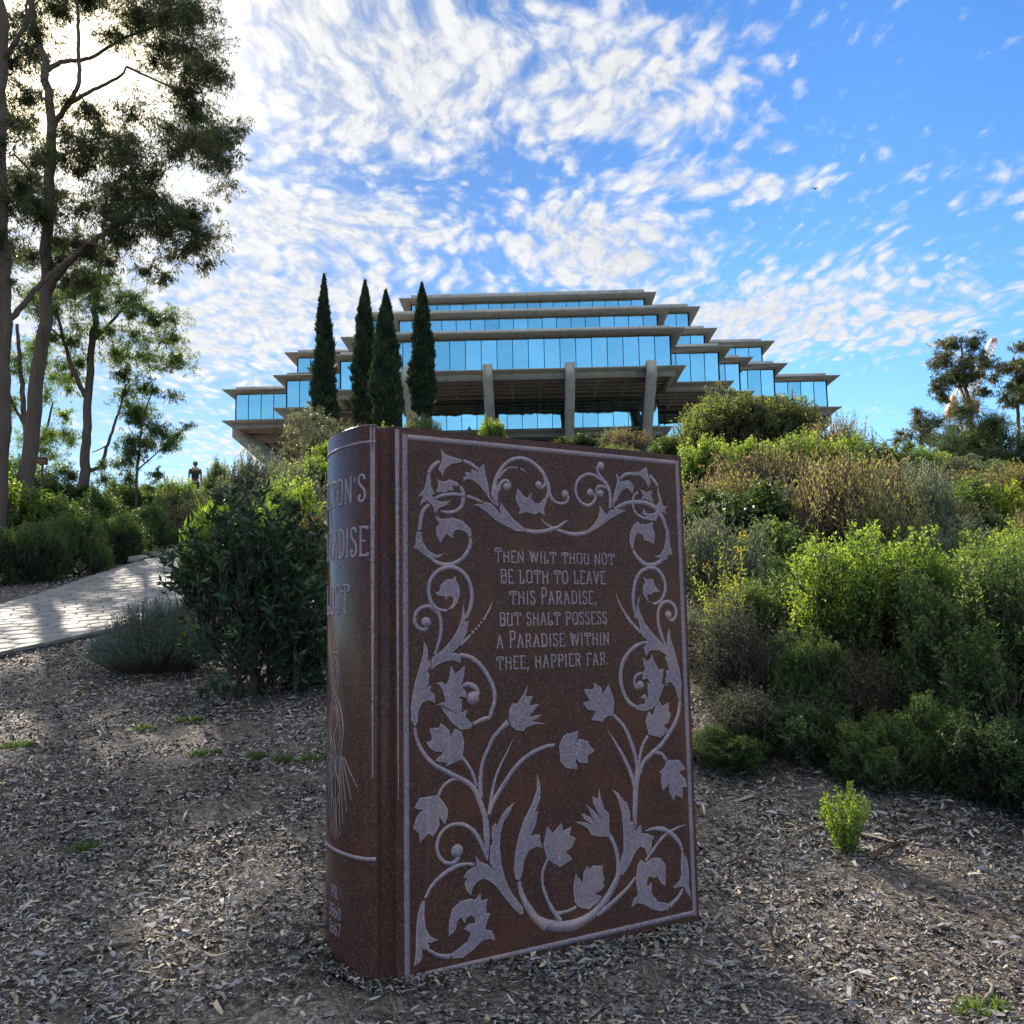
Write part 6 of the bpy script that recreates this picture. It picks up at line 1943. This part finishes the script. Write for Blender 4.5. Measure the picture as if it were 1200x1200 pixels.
def person():
    Y = 38.0
    p = spot(229, 541, Y)
    g = p.z - 1.76
    root = empty('person', (p.x, Y, g), rad(200))
    tag(root, 'person in cap, brown shirt and dark shorts with a backpack walking on the ridge', 'person')
    skin_m = mat('skin', (.42, .25, .17), .6); shirt = mat('brown_shirt', (.16, .085, .06), .85); dark = mat('dark_cloth', (.025, .022, .025), .85); capm = mat('tan_cap', (.20, .17, .11), .85)
    V, E, R_ = [], [], []

    def chain(pts, prev=None):
        for co, r in pts:
            V.append(co); R_.append(r)
            if prev is not None: E.append((prev, len(V) - 1))
            prev = len(V) - 1
        return prev
    pel = chain([((0, 0, .93), (.15, .11))])
    ch = chain([((0, .01, 1.10), (.135, .10)), ((0, .02, 1.28), (.16, .115)), ((0, .03, 1.42), (.13, .09)), ((0, .02, 1.50), (.055, .055)), ((0, -.005, 1.56), (.058, .06)), ((0, -.012, 1.64), (.075, .09)), ((0, -.005, 1.72), (.065, .08))], pel)
    for s in (-1, 1):
        st = .16 * s
        chain([((s * .09, -.01, .86), (.095, .095)), ((s * .10, -.03 - st * .4, .50), .062), ((s * .10, .0 - st * .5 + .03, .28), .052), ((s * .10, .03 - st * .6, .08), .036), ((s * .105, -.10 - st * .6, .035), .034), ((s * .108, -.17 - st * .6, .03), .024)], pel)
        el = chain([((s * .19, .03, 1.41), .055), ((s * .235, .06, 1.14), .042), ((s * .24, -.10, .95), .03)], 3)
        palm = chain([((s * .24, -.15, .91), (.018, .032))], el)
        for k, (dx, l) in enumerate(((-.024, .060), (-.008, .072), (.008, .068), (.022, .054))):
            chain([((s * .24 + dx * .3, -.165 + dx * .4, .875), .009), ((s * .24 + dx * .4, -.175 + dx * .3, .875 - l * .5), .008), ((s * .238 + dx * .4, -.16 + dx * .3, .875 - l), .007)], palm)
        chain([((s * .225, -.18, .895), .010), ((s * .215, -.20, .865), .008)], palm)
    body = skin('body', V, E, R_, skin_m, root)
    # clothes that follow the body
    skin('shirt', [(0, .0, .90), (0, .01, 1.10), (0, .02, 1.28), (0, .03, 1.42), (0, .02, 1.475), (-.19, .03, 1.41), (-.225, .05, 1.22), (.19, .03, 1.41), (.225, .05, 1.22)], [(0, 1), (1, 2), (2, 3), (3, 4), (3, 5), (5, 6), (3, 7), (7, 8)],
         [(.165, .125), (.152, .118), (.175, .13), (.145, .105), (.065, .065), .068, .062, .068, .062], shirt, root)
    skin('shorts', [(0, 0, .97), (-.09, -.01, .86), (-.10, -.02 + .06, .58), (.09, -.01, .86), (.10, -.02 - .06, .58)], [(0, 1), (1, 2), (0, 3), (3, 4)], [(.16, .12), (.11, .11), .092, (.11, .11), .092], dark, root)
    skin('backpack', [(0, .20, 1.06), (0, .22, 1.22), (0, .20, 1.40)], [(0, 1), (1, 2)], [(.14, .085), (.16, .10), (.12, .075)], dark, root)
    mb = MB()
    for s in (-1, 1): mb.tube(catmull([(s * .09, .14, 1.44), (s * .105, .02, 1.52), (s * .11, -.10, 1.38), (s * .12, -.09, 1.2), (s * .13, .12, 1.08)], 5), .018, 6)
    mb.build('straps', dark, root)
    mb = MB()
    prof = [(.098, 1.665), (.102, 1.69), (.098, 1.73), (.07, 1.765), (.02, 1.78)]
    n = 16; V2 = [(r * math.cos(2 * math.pi * k / n), -.008 + r * 1.1 * math.sin(2 * math.pi * k / n), z) for r, z in prof for k in range(n)]
    F2 = [(i * n + k, i * n + (k + 1) % n, (i + 1) * n + (k + 1) % n, (i + 1) * n + k) for i in range(4) for k in range(n)] + [tuple(range(4 * n, 5 * n))]
    mb.add(V2, F2)
    br = [(-.085, -.07, 1.672), (-.06, -.17, 1.655), (0, -.20, 1.65), (.06, -.17, 1.655), (.085, -.07, 1.672)]
    mb.add(br + [(a, b, c + .012) for a, b, c in br], [(4, 3, 2, 1, 0), (5, 6, 7, 8, 9)] + [(i, i + 1, i + 6, i + 5) for i in range(4)] + [(4, 0, 5, 9)])
    mb.build('cap', capm, root, fix=True)
    # face: nose, eyes, ears, hair below the cap
    fm = MB()
    fm.tube([(0, -.090, 1.655), (0, -.112, 1.625), (0, -.095, 1.612)], [.008, .014, .010], 6)
    for s in (-1, 1): fm.tube([(s * .078, .0, 1.66), (s * .085, .01, 1.64), (s * .078, .0, 1.61)], [.008, .016, .008], 6)
    fm.build('nose_and_ears', skin_m, root)
    fm = MB()
    for s in (-1, 1): fm.box((s * .03, -.096, 1.652), (.022, .012, .009))
    fm.box((0, -.094, 1.585), (.04, .01, .008)); fm.build('eyes_and_mouth', mat('dark_feature', (.06, .03, .03), .5), root)
    hm = MB(); hm.tube([(-.07, .03, 1.66), (-.05, .08, 1.63), (0, .098, 1.62), (.05, .08, 1.63), (.07, .03, 1.66)], .026, 6); hm.build('hair', dark, root)
    sh = MB()
    for s in (-1, 1):
        st = .16 * s
        sh.tube([(s * .105, .07 - st * .6, .04), (s * .105, -.04 - st * .6, .045), (s * .108, -.15 - st * .6, .03), (s * .108, -.19 - st * .6, .02)], [.04, .05, .045, .02], 8)
    sh.build('shoes', dark, root)


person()
